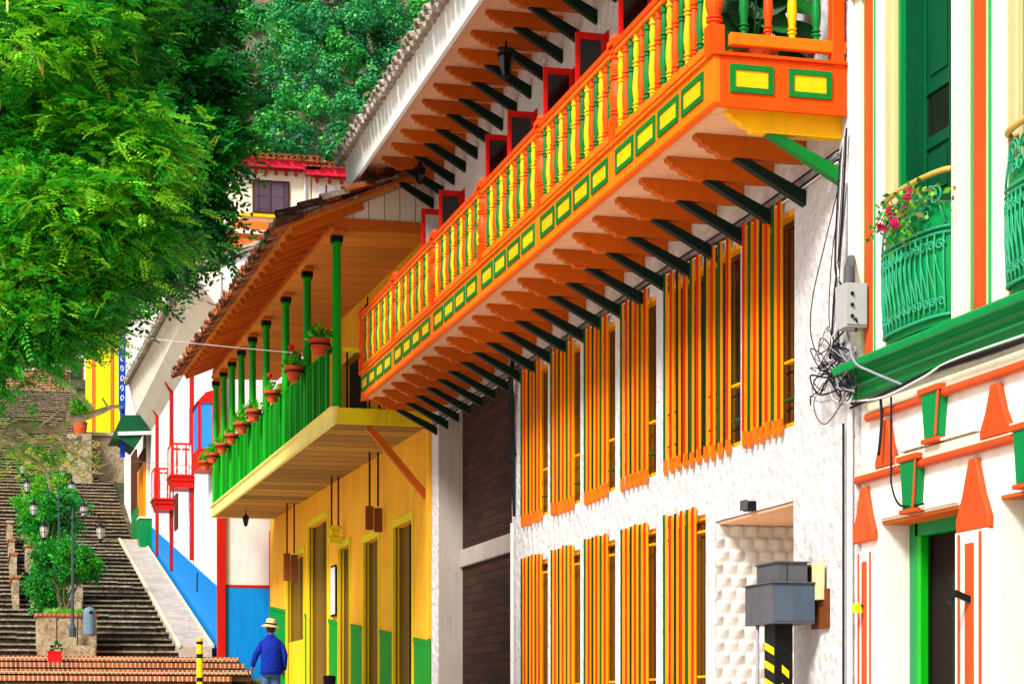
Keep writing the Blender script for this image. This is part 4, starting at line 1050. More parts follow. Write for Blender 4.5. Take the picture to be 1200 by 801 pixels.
# ================================================================== boxes, meters, wires
bx = thing('meter_cabinet', (7.38, 18.35, gz(18.3)), 'stacked grey steel meter cabinet on a black post with yellow hazard stripes', 'cabinet')
m = MB(); m.box(7.17, 7.60, 18.0, 18.70, .885, 1.262, 0); m.box(7.19, 7.60, 17.994, 17.9995, .905, 1.24, 1); m.box(7.15, 7.62, 17.975, 18.72, 1.2625, 1.275, 0); m.build('lower_box', ['steel', 'steel_blue'], bx, .006)
m = MB(); m.box(7.26, 7.56, 18.08, 18.62, 1.276, 1.46, 0); m.box(7.24, 7.58, 18.06, 18.64, 1.461, 1.475, 0); m.box(7.35, 7.36, 18.0795, 18.0799, 1.28, 1.45, 1); m.build('upper_box', ['steel', 'black'], bx, .006)
m = MB(); m.box(7.26, 7.44, 18.15, 18.42, gz(18.3)-.1, .884, 0)
for i in range(8):
    z = .72 - i*.17
    m.prism([(7.33, 18.1485, z-.22), (7.40, 18.1485, z-.28), (7.40, 18.1485, z-.35), (7.33, 18.1485, z-.29)], (0, -.002, 0), 1)
    m.prism([(7.2585, 18.17, z-.06), (7.2585, 18.40, z), (7.2585, 18.40, z-.07), (7.2585, 18.17, z-.13)], (-.002, 0, 0), 1)
m.build('post', ['black', 'hazard_yellow'], bx)
m = MB(); m.tube([(7.22, 18.5, .884), (7.22, 18.5, .2), (7.25, 18.46, .05), (7.35, 18.44, .0)], .02, 8, 0); m.build('conduit', ['cable_grey'], bx, smooth=True)
def WYZ(px, py, X=WX): return W(px, py, X)
y, z1 = W(962, 660, WX); _, z0 = W(962, 703, WX)
m = MB(); m.box(WX-.10, WX-.036, y-.17, y+.17, z0, z1, 0); m.box(WX-.108, WX-.101, y-.02, y+.12, z0+.16, z1-.03, 1); m.box(WX-.04, WX-.0, y-.22, y+.14, z0-.27, z0+.1, 2)
tag(m.build('electric_meter', ['meter', 'glass_dark', 'sign_wood'], origin=(WX, y, z0)), 'cream electric meter on a wooden board beside the steel cabinet', 'meter')
yj = 16.88; zj0, zj1 = 3.47, 3.86
m = MB(); m.box(7.42, 7.62, yj-.02, yj+.22, zj0, zj1, 0); m.box(7.425, 7.615, yj-.032, yj-.0205, zj0+.02, zj1-.02, 0); m.tube([(7.50, yj+.1, zj1), (7.50, yj+.1, zj1+.14), (7.62, 17.2, zj1+.3)], [.055, .05, .035], 10, 1)
for k in range(3): m.ball((7.47, yj-.04, zj0+.09+k*.1), .018, 2, 6)
m.box(7.621, 7.69, yj+.05, yj+.15, zj0+.1, zj1-.1, 2)
tag(m.build('junction_box', ['plastic', 'steel', 'black'], origin=(7.5, yj, zj0)), 'grey electrical junction box on the conduit between white and cream houses', 'junction box')
m = MB(); m.tube([(7.62, 17.2, zj1-.1), (7.62, 17.2, 6.2), (7.63, 17.2, 8.5)], .032, 10, 0); m.tube([(7.66, 17.32, -1.4), (7.66, 17.32, 3.4)], .03, 10, 0); m.tube([(7.66, 17.47, -1.4), (7.66, 17.47, 2.7)], .012, 8, 1)
tag(m.build('conduit_pipe', ['b_white', 'cable'], origin=(7.6, 17.4, zj1)), 'pale vertical conduit pipe in the joint between white and cream houses', 'conduit')
def wires(label, paths, r, mats, cat='cable'):
    m = MB()
    for i, (pts, mi) in enumerate(paths):
        # smooth the path
        V = [Vector(p) for p in pts]; out = []
        for a in range(len(V)-1):
            p0, p1, p2, p3 = V[max(a-1,0)], V[a], V[a+1], V[min(a+2, len(V)-1)]
            for q in range(6):
                t = q/6; out.append(.5*((2*p1)+(-p0+p2)*t+(2*p0-5*p1+4*p2-p3)*t*t+(-p0+3*p1-3*p2+p3)*t**3))
        out.append(V[-1]); m.tube(out, r if not hasattr(r, '__len__') else r[i % len(r)], 6, mi)
    return tag(m.build('cable_bundle', mats, origin=paths[0][0][0], smooth=True), label, cat)
def on(px, py, X=7.55):
    y, z = W(px, py, X); return (X, y, z)
bundle = []
for i in range(9):
    o = i*1.6; bundle.append(([on(992-o*.4, 150+i*3), on(990-o*.5, 200), on(985-o*.5, 280+i*4), on(978+o*.8, 340), on(975+o*.6, 385), on(972+o, 420)], (0, 0, 1, 0, 2, 0, 1, 0, 0)[i]))
bundle += [([on(990, 190), on(968, 280), on(953, 345), on(950, 390), on(962, 425), on(978, 450)], 0),
           ([on(985, 230), on(975, 300), on(972, 380), on(985, 430), on(990, 462), on(970, 495), on(958, 490), on(954, 470), on(965, 448)], 0),
           ([on(978, 400), on(962, 432), on(952, 455), on(958, 470), on(975, 468)], 1), ([on(990, 400), on(975, 440), on(950, 440), on(960, 462), on(985, 455)], 0)]
for i in range(28):
    a = (random.uniform(954, 1000), random.uniform(405, 465)); pts = [a]
    for k in range(5): pts.append((pts[-1][0] + random.uniform(-18, 18), pts[-1][1] + random.uniform(-20, 22)))
    bundle.append(([on(min(max(x, 950), 1003), min(y, 475), 7.52+random.uniform(-.03, .05)) for x, y in pts], random.choice([0, 0, 0, 1, 0, 3, 0, 2])))
wires('tangle of black and grey cables hanging between the white house and the cream house', bundle, [.009, .006, .005, .006], ['cable', 'cable_grey', 'cable_white', 'cable_red'])
run = []
for i in range(5):
    run.append(([(WX-.03-.012*(i % 3), 17.6, 5.25-.03*i), (WX-.02, 20, 5.20-.03*i), (WX-.03, 23, 5.22-.025*i), (WX-.03, 27, 5.18-.03*i), (WX-.03, 31, 5.22-.03*i), (WX-.03, 35.3, 5.2-.03*i)], (0, 1, 1, 0, 2)[i]))
wires('grey cables running along the white wall under the orange balcony', run, .010, ['cable', 'cable_grey', 'cable_white'])
y6 = YW(604, WX); run = []
for i in range(6): run.append(([(WX-.04, y6-.1+random.uniform(-.1, .1), 5.5), (WX-.10, y6-.1+random.uniform(-.12, .12), 5.1), (WX-.06, y6+random.uniform(-.14, .14), 4.7), (WX-.05, y6+random.uniform(-.1, .1), 4.2), (WX-.03, y6-.05+random.uniform(-.04, .04), 3.0 if i < 3 else 3.9)], 0))
wires('knot of black cables at the corner beside the dark brick bay', run, .02, ['cable'])
m = MB(); m.tube([(WX-.035, y6+.03, 2.9), (WX-.035, y6+.03, -.4)], .035, 8, 0)
tag(m.build('downpipe', ['b_white'], origin=(WX, y6, -.4)), 'white pipe on the wall edge beside the dark brick bay', 'pipe')
# cables on the cream house under the cornice, and one down the front
run = [([(CX-.12, 17.2, 2.84), (CX-.12, 16.4, 2.80), (CX-.13, 15.6, 2.86), (CX-.12, 14.5, 2.84), (CX-.12, 12.5, 2.86)], 0), ([(CX-.13, 17.2, 2.80), (CX-.14, 16.2, 2.83), (CX-.14, 15.4, 2.87), (CX-.13, 14, 2.85), (CX-.13, 12.5, 2.84)], 0),
       ([(CX-.14, 17.2, 2.86), (CX-.14, 16.5, 2.79), (CX-.15, 15.7, 2.83), (CX-.14, 15, 2.89), (CX-.14, 12.5, 2.85)], 1), ([(CX-.11, 16.6, 2.8), (CX-.10, 16.6, 2.6), (CX-.12, 16.62, 2.3)], 0),
       ([(CX-.06, 18.35-.9, 4.9), (CX-.18, 17.35, 3.9), (CX-.2, 17.1, 3.45), (CX-.27, 16.8, 3.15), (CX-.26, 16.45, 3.0), (CX-.14, 16.1, 2.84)], 2),
       ([(CX-.11, YW(1058, CX), 2.78), (CX-.11, YW(1058, CX), 2.2), (CX-.12, YW(1060, CX), 2.0), (CX-.10, YW(1068, CX), 1.82), (CX-.06, YW(1090, CX), 1.80)], 0)]
wires('black and white cables sagging under the green cornice of the cream house', run, [.014, .012, .010], ['cable', 'cable_white', 'cable_grey'])
# thin cables across the street
def span(a, b, sag, label, r=.009, mat='cable_white'):
    pts = [Vector(a).lerp(Vector(b), i/20) - Vector((0, 0, sag*4*(i/20)*(1-i/20))) for i in range(21)]
    m = MB(); m.tube(pts, r, 6, 0); tag(m.build('overhead_cable', [mat], origin=pts[0]), label, 'cable', 'cables strung across the street')
span((-6, 50, 10.4), (QX+.1, PY[1], 7.0), .25, 'pale overhead cable strung in front of the coved white cornice to the green posts')
span((-6, 54, 7.9), (BXX-.05, 60, 7.3), .25, 'pale overhead cable strung low across the red balconies', .007, 'cable_grey')

# ================================================================== lanterns
def lantern(loc, s, label, mats=('black', 'glass_pale'), chain=.2, group='iron lanterns hanging from eaves and balconies'):
    t = thing('lantern', loc, label, 'lantern', group)
    x, y, z = loc                     # z: hook
    m = MB(); m.tube([(x, y, z), (x, y, z-chain)], .012*s*2, 6, 0); m.lathe([(.01*s,0),(.05*s,-.02*s),(.09*s,-.10*s),(.20*s,-.20*s),(.22*s,-.24*s)][::-1], (x, y, z-chain), 6, 0); m.build('cap', [mats[0]], t)
    m = MB(); zb = z - chain - .25*s; m.lathe([(.09*s,-.42*s),(.16*s,-.2*s),(.18*s,0)], (x, y, zb), 6, 0); m.build('glass', [mats[1]], t)
    m = MB()
    for k in range(6):
        a = 2*PI*k/6; m.beam((x+.18*s*math.cos(a), y+.18*s*math.sin(a), zb), (x+.095*s*math.cos(a), y+.095*s*math.sin(a), zb-.43*s), .02*s, .02*s, 0)
    m.lathe([(.01*s,-.52*s),(.04*s,-.48*s),(.10*s,-.44*s),(.10*s,-.42*s)], (x, y, zb), 6, 0); m.lathe([(.19*s,-.02*s),(.19*s,.0)], (x, y, zb+.003), 6, 0)
    m.build('frame', [mats[0]], t); return t
p = D(593, 48, 28.2); lantern(p, .62, 'black iron lantern under the white eave, nearest to the camera', ('black', 'glass_dark'), .06)
p = D(492, 186, 34.2); lantern(p, .5, 'black iron lantern under the white eave above the farthest open red shutter', ('black', 'glass_dark'), .05)
lantern((6.75, 36.6, 7.62), .62, 'pale glass lantern at the near end of the porch with green posts', ('black', 'glass_pale'), .12)
y = on_x(288, 6.6)[0]; lantern((6.6, y, b0(y)+.02), .45, 'small black lantern under the boarded green balcony', ('black', 'glass_dark'), .10)

# ================================================================== flower pots on the green railing
def pot(loc, s, label, flower, full):
    t = thing('flower_pot', loc, label, 'flower pot', 'terracotta flower pots along the green railing')
    x, y, z = loc
    m = MB(); m.lathe([(.095*s,0),(.125*s,.10*s),(.135*s,.105*s),(.135*s,.125*s),(.145*s,.13*s),(.165*s,.20*s),(.185*s,.205*s),(.185*s,.26*s),(.16*s,.262*s),(.155*s,.22*s),(.01,.215*s)], (x, y, z), 18, 0)
    m.build('pot', ['terracotta'], t, smooth=False)
    n = 130 if full else 70
    d = unit(n); d[:, 2] = np.abs(d[:, 2]); c = np.array([x, y, z+.25*s]) + d*np.array([.24, .26, .30])*s*rng.uniform(.3, 1, (n, 1))
    V, Q = quads(c, norm(d + unit(n)*.6), unit(n), rng.uniform(.07, .13, n)*s, rng.uniform(.05, .09, n)*s)
    npmesh('plant', V, Q, rng.integers(0, 3, n), ['leaf_bright', 'leaf_mid', 'leaf_lime'], t, loc)
    if flower:
        for fc in ([x-.05, y, z+.62*s], [x+.1, y+.1, z+.5*s])[:flower]:
            k = 45; cs = np.array([fc]*k); dd = unit(k); V, Q = quads(cs + dd*.055*s, norm(np.cross(dd, unit(k))), dd, np.full(k, .06*s), np.full(k, .05*s)); npmesh('flower', V, Q, np.zeros(k), ['flower_red'], t, loc)
    m = MB()
    m.tube([(x+.17*s, y, z+.2*s), (QX+.03, y, z+.12)], .012, 6, 0); m.lathe([(.19*s, 0), (.19*s, .02)], (x, y, z+.15*s), 16, 0); m.build('bracket', ['black'], t)
PX_ = [(373, 432, 1.25, 0, 1, 'leafy terracotta pot nearest the camera, against the first green post'), (343, 458, 1.2, 2, 1, 'terracotta pot of red geraniums, second along the green railing'), (318, 480, 1.05, 1, 0, 'terracotta pot with one red bloom, third along the green railing'),
       (296, 497, 1.15, 0, 0, 'nearly bare terracotta pot in the middle of the green railing'), (282, 515, 1.15, 0, 1, 'bushy terracotta pot just past the middle of the green railing'), (270, 522, 1.05, 0, 0, 'dark terracotta pot close behind the bushy one on the green railing'),
       (259, 533, 1.1, 0, 0, 'bright terracotta pot third from the far end of the green railing'), (248, 545, 1.1, 0, 1, 'terracotta pot second from the far end of the green railing'), (237, 556, 1.1, 0, 1, 'farthest terracotta pot, hung at the far end of the green railing')]
for px, py, s, fl, fu, lb in PX_:
    y, zc = on_x(px, 5.76); y = min(y, F1 - .3); z = b0(y) + 1.22; pot((5.78, y, z + .03), s*.86, lb, fl, fu)

# ================================================================== plants on the orange balcony and the iron balconet
t = thing('potted_plant', (7.05, 18.2, 5.945), 'large dark leaved potted plant behind the balusters at the end of the orange balcony', 'potted plant')
m = MB(); m.lathe([(.16,0),(.2,.1),(.24,.3),(.25,.34),(.21,.34),(.2,.3),(.01,.3)], (7.05, 18.2, 5.945), 16, 0); m.build('pot', ['terracotta'], t)
m = MB()
for k in range(34):
    a = random.uniform(0, 2*PI); rr = random.uniform(.1, .6); z = 6.2 + random.uniform(.05, .95)
    c = Vector((max(6.80, 7.05 + rr*math.cos(a)), 18.25 + rr*.6*math.sin(a), z)); d = Vector((math.cos(a), math.sin(a)*.5, random.uniform(-.5, .3))).normalized(); nrm = Vector((random.uniform(-.5,.5), -1, .4)).normalized()
    s = d.cross(nrm).normalized(); L = random.uniform(.16, .24); Wd = L*.62
    pts = [c - d*L] + [c - d*L*math.cos(PI*q/8) + s*Wd*math.sin(PI*q/8) for q in range(1, 8)] + [c + d*L] + [c + d*L*math.cos(PI*q/8) - s*Wd*math.sin(PI*q/8) for q in range(1, 8)]
    m.prism(pts, nrm*.006, k % 2); m.tube([(7.05, 18.2, 6.2), (c + Vector((7.05, 18.2, 6.2)))/2 + Vector((0,0,.1)), c - d*L], .008, 5, 0)
m.build('foliage', ['leaf_dark', 'leaf_deep'], t)
def climber(loc, label, n, flow, spread, leaves, size=.07):
    t = thing('flowering_plant', loc, label, 'plant')
    m = MB(); tips = []
    for k in range(16):
        a = random.uniform(0, 2*PI); p = Vector(loc); d = Vector((spread[0]*random.uniform(-1, 1), spread[1]*random.uniform(-1, 1), random.uniform(-.2, .8)*spread[2]))
        mid = p + d*.5 + Vector((0,0,.1)); end = p + d + Vector((0,0,-.08)); m.tube([p, mid, end], [.008, .006, .004], 5, 0); tips += [mid, end, (mid+end)/2]
    m.build('stem', ['bark'], t)
    T = np.array([list(v) for v in tips]); c = T[rng.integers(0, len(T), n)] + rng.normal(size=(n, 3))*.06
    V, Q = quads(c, unit(n), unit(n), rng.uniform(.6, 1.3, n)*size, rng.uniform(.4, .8, n)*size); npmesh('leaves', V, Q, rng.integers(0, len(leaves), n), leaves, t, loc)
    for fi in rng.integers(0, len(T), 7):
        k = flow//7; ct = T[fi] + rng.normal(size=(k, 3))*.014
        V, Q = quads(ct, unit(k), unit(k), np.full(k, .06), np.full(k, .05)); npmesh('flower', V, Q, np.zeros(k), ['flower_pink'], t, loc)
p = W(1046, 268, 7.40); climber((7.40, p[0], p[1]), 'pink flowered trailing plant spilling over the green iron balconet', 170, 90, (.22, .75, .35), ['leaf_mid', 'leaf_lime', 'leaf_deep', 'leaf_dry'])

# ================================================================== bollards, bin, red pot
y = 47.5; X = P(234, 780, y)[0]; z0 = gz(y); m = MB()
m.lathe([(.07, -.05), (.07, 1.22), (.06, 1.25), (.005, 1.26)], (X, y, z0), 14, 0)
for a, b in ((.78, .88), (.24, .34), (1.10, 1.17)): m.lathe([(.0735, a), (.0735, b)], (X, y, z0), 14, 1)
tag(m.build('bollard', ['hazard_yellow', 'black'], origin=(X, y, z0)), 'slim yellow bollard with black bands before the brick steps', 'bollard')
p = D(386, 791, 31); z0 = gz(p.y); m = MB(); h = p.z - z0
m.lathe([(.10, 0), (.085, .1), (.075, h-.22), (.10, h-.20), (.10, h-.14), (.075, h-.13)], (p.x, p.y, z0), 14, 1); m.lathe([(.09, h-.13), (.10, h-.02), (.085, h), (.005, h+.005)], (p.x, p.y, z0), 14, 0)
tag(m.build('bollard', ['black', 'b_white'], origin=(p.x, p.y, z0)), 'white bollard with a black cap beside the yellow house', 'bollard')
y = 56.0; X = P(64, 770, y)[0]; z0 = gz(54.6)+.17+2*.19; t = thing('red_pot', (X, y, z0), 'small square red pot with a plant on the brick steps', 'flower pot')
m = MB(); m.prism([(X-.18, y-.16, z0), (X+.18, y-.16, z0), (X+.18, y+.16, z0), (X-.18, y+.16, z0)], (0, 0, .26), 0); m.box(X-.2, X+.2, y-.18, y+.18, z0+.261, z0+.30, 0); m.build('pot', ['red_plastic'], t, .008)
n = 60; d = unit(n); d[:, 2] = abs(d[:, 2]); c = np.array([X+.05, y, z0+.3]) + d*np.array([.16, .14, .25]); V, Q = quads(c, d, unit(n), np.full(n, .12), np.full(n, .06)); npmesh('plant', V, Q, rng.integers(0, 2, n), ['leaf_deep', 'leaf_dark'], t, (X, y, z0))

# ================================================================== planters, lamp posts
PLX = 2.25
planters = []
for i, (y, zt, lb) in enumerate(((57.75, 2.86, 'stone planter with brick rim at the foot of the stairs'), (65.9, 4.42, 'second stone planter up the stairs, half hidden by the first bush'), (74.3, 6.1, 'third stone planter up the middle of the stairs'), (83.0, 8.2, 'topmost stone planter in the middle of the stairs'))):
    t = thing('stone_planter', (PLX, y, zt-1.0), lb, 'planter', 'stone planters up the middle of the stairs')
    w = .80; dp = 1.9; zb = stair_z(y) - .3
    m = MB(); m.box(PLX-w, PLX+w, y, y+.16, zb, zt-.09, 0); m.box(PLX-w, PLX+w, y+dp-.16, y+dp, zb, zt-.09, 0); m.box(PLX-w, PLX-w+.16, y+.161, y+dp-.161, zb, zt-.09, 0); m.box(PLX+w-.16, PLX+w, y+.161, y+dp-.161, zb, zt-.09, 0)
    for k in (-.28, .28): m.box(PLX+k-.015, PLX+k+.015, y-.004, y+.0, zb+.3, zt-.12, 1)
    m.box(PLX-w+.14, PLX+w-.05, y-.3, y-.001, zb, zb+.62, 0)
    m.build('wall', ['planter', 'stair_riser'], t, .02)
    m = MB(); e = .05; m.box(PLX-w-e, PLX+w+e, y-e, y+.22, zt-.089, zt, 0); m.box(PLX-w-e, PLX+w+e, y+dp-.22, y+dp+e, zt-.089, zt, 0); m.box(PLX-w-e, PLX-w+.22, y+.221, y+dp-.221, zt-.089, zt, 0); m.box(PLX+w-.22, PLX+w+e, y+.221, y+dp-.221, zt-.089, zt, 0)
    m.build('rim', ['rim'], t, .015)
    m = MB(); m.box(PLX-w+.161, PLX+w-.161, y+.162, y+dp-.162, zb+.2, zt-.12, 0); m.build('soil', ['soil'], t)
    n = 900; c = np.stack([rng.uniform(PLX-w+.2, PLX+w-.2, n), rng.uniform(y+.2, y+dp-.2, n), rng.uniform(zt-.1, zt+.14, n)], 1); d = norm(unit(n)*.6 + np.array([0,0,1])); V, Q = quads(c, d, unit(n), rng.uniform(.1, .2, n), rng.uniform(.03, .07, n)); g = npmesh('ground_cover', V, Q, rng.integers(0, 2, n), ['leaf_bright', 'leaf_lime'], t, t.location); g['kind'] = 'stuff'
    planters.append((y, zt))
y, zt = planters[0]; X = PLX+.58; m = MB(); zb = stair_z(y) ; yb2 = y-.42
m.lathe([(.15, 0), (.175, .05), (.175, .62), (.165, .66), (.13, .76), (.01, .80)], (X, yb2, zt-.62), 16, 0); m.box(X-.02, X+.10, yb2-.18, yb2-.15, zt-.02, zt+.05, 1); m.box(X-.03, X+.03, yb2+.1, yb2+.42, zt-.3, zt-.2, 1)
tag(m.build('litter_bin', ['bin', 'black'], origin=(X, yb2, zt-.62), smooth=False), 'round blue grey litter bin fixed to the front planter', 'litter bin')
# edging wall left of the planters
m = MB()
for i in range(4): yy = 66 + i*4.6; m.box(PLX-1.35, PLX-1.15, yy, yy+4.2, stair_z(yy)-.3, stair_z(yy)+1.0, 0); m.box(PLX-1.4, PLX-1.1, yy-.05, yy+4.25, stair_z(yy)+1.001, stair_z(yy)+1.08, 1)
tag(m.build('stair_divider', ['planter', 'rim'], origin=(PLX-1.25, 66, stair_z(66))), 'stepped brick capped divider wall left of the stair planters', 'wall')
lamp_labels = ['two armed lamp post at the foot of the stairs, lowest of the row', 'two armed lamp post second up the stairs behind the first bush', 'two armed lamp post third up the stairs', 'two armed lamp post farthest up the stairs among the leaves']
lp = None
base = (PLX+.35, 59.6, 2.45)
def make_lamp():
    t = thing('lamp_post', (0,0,0), lamp_labels[0], 'lamp post', 'lamp posts up the middle of the stairs')
    m = MB(); m.lathe([(.10, 0), (.10, .25), (.065, .3), (.045, .4), (.028, 3.2), (.05, 3.22), (.055, 3.3), (.03, 3.34), (.012, 3.55)], (0,0,0), 12, 0); m.build('pole', ['pole_grey'], t)
    for s in (-1, 1):
        m = MB(); m.tube([(0, 0, 3.15), (s*.25, 0, 3.42), (s*.55, 0, 3.45), (s*.72, 0, 3.32), (s*.76, 0, 3.22)], .018, 6, 0); m.tube([(0, 0, 2.9), (s*.22, 0, 3.1), (s*.34, 0, 3.32), (s*.3, 0, 3.4)], .012, 6, 0); m.build('arm', ['black'], t, smooth=True)
        m = MB(); x = s*.76; m.lathe([(.07,-.30),(.11,-.15),(.125,0)], (x, 0, 3.0), 8, 0); o = m.build('lantern', ['glass_pale'], t)
        m = MB(); m.lathe([(.15, 0), (.14, .025), (.08, .09), (.04, .11), (.03, .17), (.01, .23)], (x, 0, 3.0), 8, 0); m.lathe([(.01, -.40), (.03, -.35), (.08, -.32), (.08, -.296)], (x, 0, 3.0), 8, 0)
        for k in range(8): a = 2*PI*k/8; m.beam((x+.127*math.cos(a), .127*math.sin(a), 3.0), (x+.072*math.cos(a), .072*math.sin(a), 2.7), .014, .014, 0)
        m.lathe([(.118,-.155),(.118,-.14)], (x, 0, 3.0), 8, 0)
        m.build('frame', ['black'], o)
    return t
lp = make_lamp()
for i, (px, py, y) in enumerate(((85, 627, 57.45), (69, 601, 65.3), (58, 574, 73.6), (50, 553, 82.3))):
    o = lp if i == 0 else copy_tree(lp); X, z = P(px, py, y); o.location = (X, y, z - 2.78); o['label'] = lamp_labels[i]

# ================================================================== the old man with the cane
pp = D(318, 840, 35.0); pz = gz(pp.y)
man = thing('person', (pp.x, pp.y, pz), 'man in straw hat, blue shirt and jeans walking away with a cane', 'person')
def skin(name, joints, edges, rads, mat, parent, root=0, sub=2):
    me = bpy.data.meshes.new(name); me.from_pydata(joints, edges, []); me.materials.append(M[mat])
    ob = bpy.data.objects.new(name, me); col.objects.link(ob); ob.parent = parent
    md = ob.modifiers.new('skin', 'SKIN'); md.use_smooth_shade = True
    for i, r in enumerate(rads):
        sv = me.skin_vertices[0].data[i]; sv.radius = r if hasattr(r, '__len__') else (r, r); sv.use_root = (i == root)
    ms = ob.modifiers.new('sub', 'SUBSURF'); ms.levels = sub; ms.render_levels = sub
    return ob
J = [(0,0,.88),(0,.01,1.05),(0,.03,1.24),(0,.05,1.38),(0,.07,1.45),(0,.09,1.53),(0,.08,1.60),
     (-.15,.03,1.29),(-.29,.0,1.10),(-.35,.16,.90),(-.36,.20,.85), (.15,.03,1.29),(.25,-.05,1.08),(.255,.02,.84),(.255,.04,.78),
     (-.09,0,.84),(-.10,.10,.46),(-.10,.02,.09),(-.11,.17,.035), (.09,0,.84),(.10,.02,.46),(.10,-.16,.12),(.11,-.03,.035), (0,.185,1.515)]
E = [(0,1),(1,2),(2,3),(3,4),(4,5),(5,6),(2,7),(7,8),(8,9),(9,10),(2,11),(11,12),(12,13),(13,14),(0,15),(15,16),(16,17),(17,18),(0,19),(19,20),(20,21),(21,22),(5,23)]
Rr = [(.13,.09),(.11,.08),(.09,.06),(.055,.055),(.055,.055),(.085,.095),(.07,.08),.035,.038,.032,.034,.035,.038,.032,.034,.085,.06,.042,.04,.085,.06,.042,.04,(.014,.014)]
nj = len(J)
for hb, hd in ((10, Vector((-.02, .5, -.8))), (14, Vector((0, .25, -1)))):
    bp = Vector(J[hb]); hd = hd.normalized()
    for q, (o, L) in enumerate(((-.03, .07), (-.01, .085), (.01, .08), (.028, .065))):
        a = bp + Vector((o*.4, o, 0)) + hd*.045; b = a + hd*L*.55; c = b + (hd + Vector((0, .5, .0))).normalized()*L*.45
        i0 = len(J); J += [tuple(a), tuple(b), tuple(c)]; Rr += [.010, .009, .008]; E += [(hb, i0), (i0, i0+1), (i0+1, i0+2)]
    a = bp + Vector((.02, .03, -.01)); i0 = len(J); J += [tuple(a), tuple(a + Vector((.005, .03, -.04)))]; Rr += [.012, .010]; E += [(hb, i0), (i0, i0+1)]
skin('body', J, E, Rr, 'skin', man)
m = MB()
o = man.location
def L_(p): return (p[0]+o.x, p[1]+o.y, p[2]+o.z)
m.loft([(L_((0,.0,0))[0], L_((0,y,0))[1], o.z+z, rx, ry) for y, z, rx, ry in ((-.01,.74,.222,.165),(-.01,.82,.228,.168),(-.01,.95,.215,.16),(-.015,1.08,.215,.165),(.0,1.2,.215,.15),(.02,1.30,.205,.13),(.035,1.36,.15,.10),(.05,1.41,.075,.07),(.055,1.435,.07,.065))], 24, 0)
m.tube([L_(p) for p in ((-.10,.03,1.30),(-.175,.025,1.265),(-.25,.01,1.16),(-.31,.02,1.08),(-.345,.12,.96),(-.355,.165,.90))], [.06,.072,.07,.066,.058,.052], 14, 0)
m.tube([L_(p) for p in ((.10,.03,1.30),(.175,.02,1.265),(.232,-.02,1.16),(.262,-.05,1.07),(.262,-.0,.93),(.26,.03,.83))], [.06,.072,.072,.068,.062,.056], 14, 0)
sh = m.build('shirt', ['shirt'], man, smooth=True)
m = MB()
m.loft([(o.x, o.y, o.z+z, rx, ry) for z, rx, ry in ((.70,.17,.12),(.78,.185,.135),(.90,.185,.13))], 20, 0)
m.tube([L_(p) for p in ((-.09,0,.84),(-.097,.06,.62),(-.10,.10,.46),(-.10,.06,.25),(-.10,.02,.08))], [.10,.092,.08,.075,.075], 14, 0)
m.tube([L_(p) for p in ((.09,0,.84),(.095,.01,.62),(.10,.02,.46),(.10,-.08,.27),(.10,-.16,.11))], [.10,.092,.08,.075,.075], 14, 0)
m.build('trousers', ['denim'], man, smooth=True)
m = MB()
for x, y0, z0 in ((-.105, .02, 0), (.105, -.15, .02)): m.loft([(o.x+x, o.y+y0+.07, o.z+z0+z, rx, ry) for z, rx, ry in ((.0,.05,.14),(.03,.055,.145),(.07,.05,.12),(.11,.045,.06))], 14, 0)
m.build('shoes', ['shoe'], man, smooth=True)
m = MB(); hz = o.z+1.565; hy = o.y+.085
m.loft([(o.x, hy, hz+.01+dz, r, r*1.08) for dz, r in ((-.03,.188),(-.02,.192),(.0,.15),(.012,.112),(.06,.108),(.10,.10),(.122,.08),(.118,.04),(.112,.01))], 24, 0)
ht = m.build('hat', ['straw'], man, smooth=True); ht.rotation_euler = (0, R(7), 0); ht.location = (-.19, 0, .015)
m = MB(); m.loft([(o.x, hy, hz+.018+dz, r, r*1.08) for dz, r in ((.0,.113),(.035,.112))], 24, 0); m.build('hat_band', ['hatband'], ht)
m = MB(); m.loft([(o.x, o.y+.07, o.z+z, rx, ry) for z, rx, ry in ((1.46,.065,.06),(1.50,.088,.09),(1.555,.092,.10),(1.58,.088,.095))], 18, 0); m.build('hair', ['hair'], man, smooth=True)
m = MB()
for s in (-1, 1): m.ball((o.x+s*.088, o.y+.09, o.z+1.52), .022, 0, 6)
m.build('ears', ['skin'], man, smooth=True)
m = MB()
for s in (-1, 1): m.ball((o.x+s*.032, o.y+.178, o.z+1.54), .012, 0, 6)
m.build('eyes', ['b_white'], man, smooth=True)
m = MB(); hx, hy2, hz2 = L_((-.362, .235, .80)); m.tube([(hx+.02, hy2-.06, hz2+.03), (hx, hy2, hz2+.02), (hx, hy2+.01, hz2-.06), (hx, hy2+.02, pz+.01)], .012, 8, 0)
man.scale = (.84, .9, 1)
tag(m.build('cane', ['wood_dark'], origin=(hx+.06, hy2-.02, pz), smooth=True), 'thin dark wooden cane held by the man in the straw hat', 'cane')
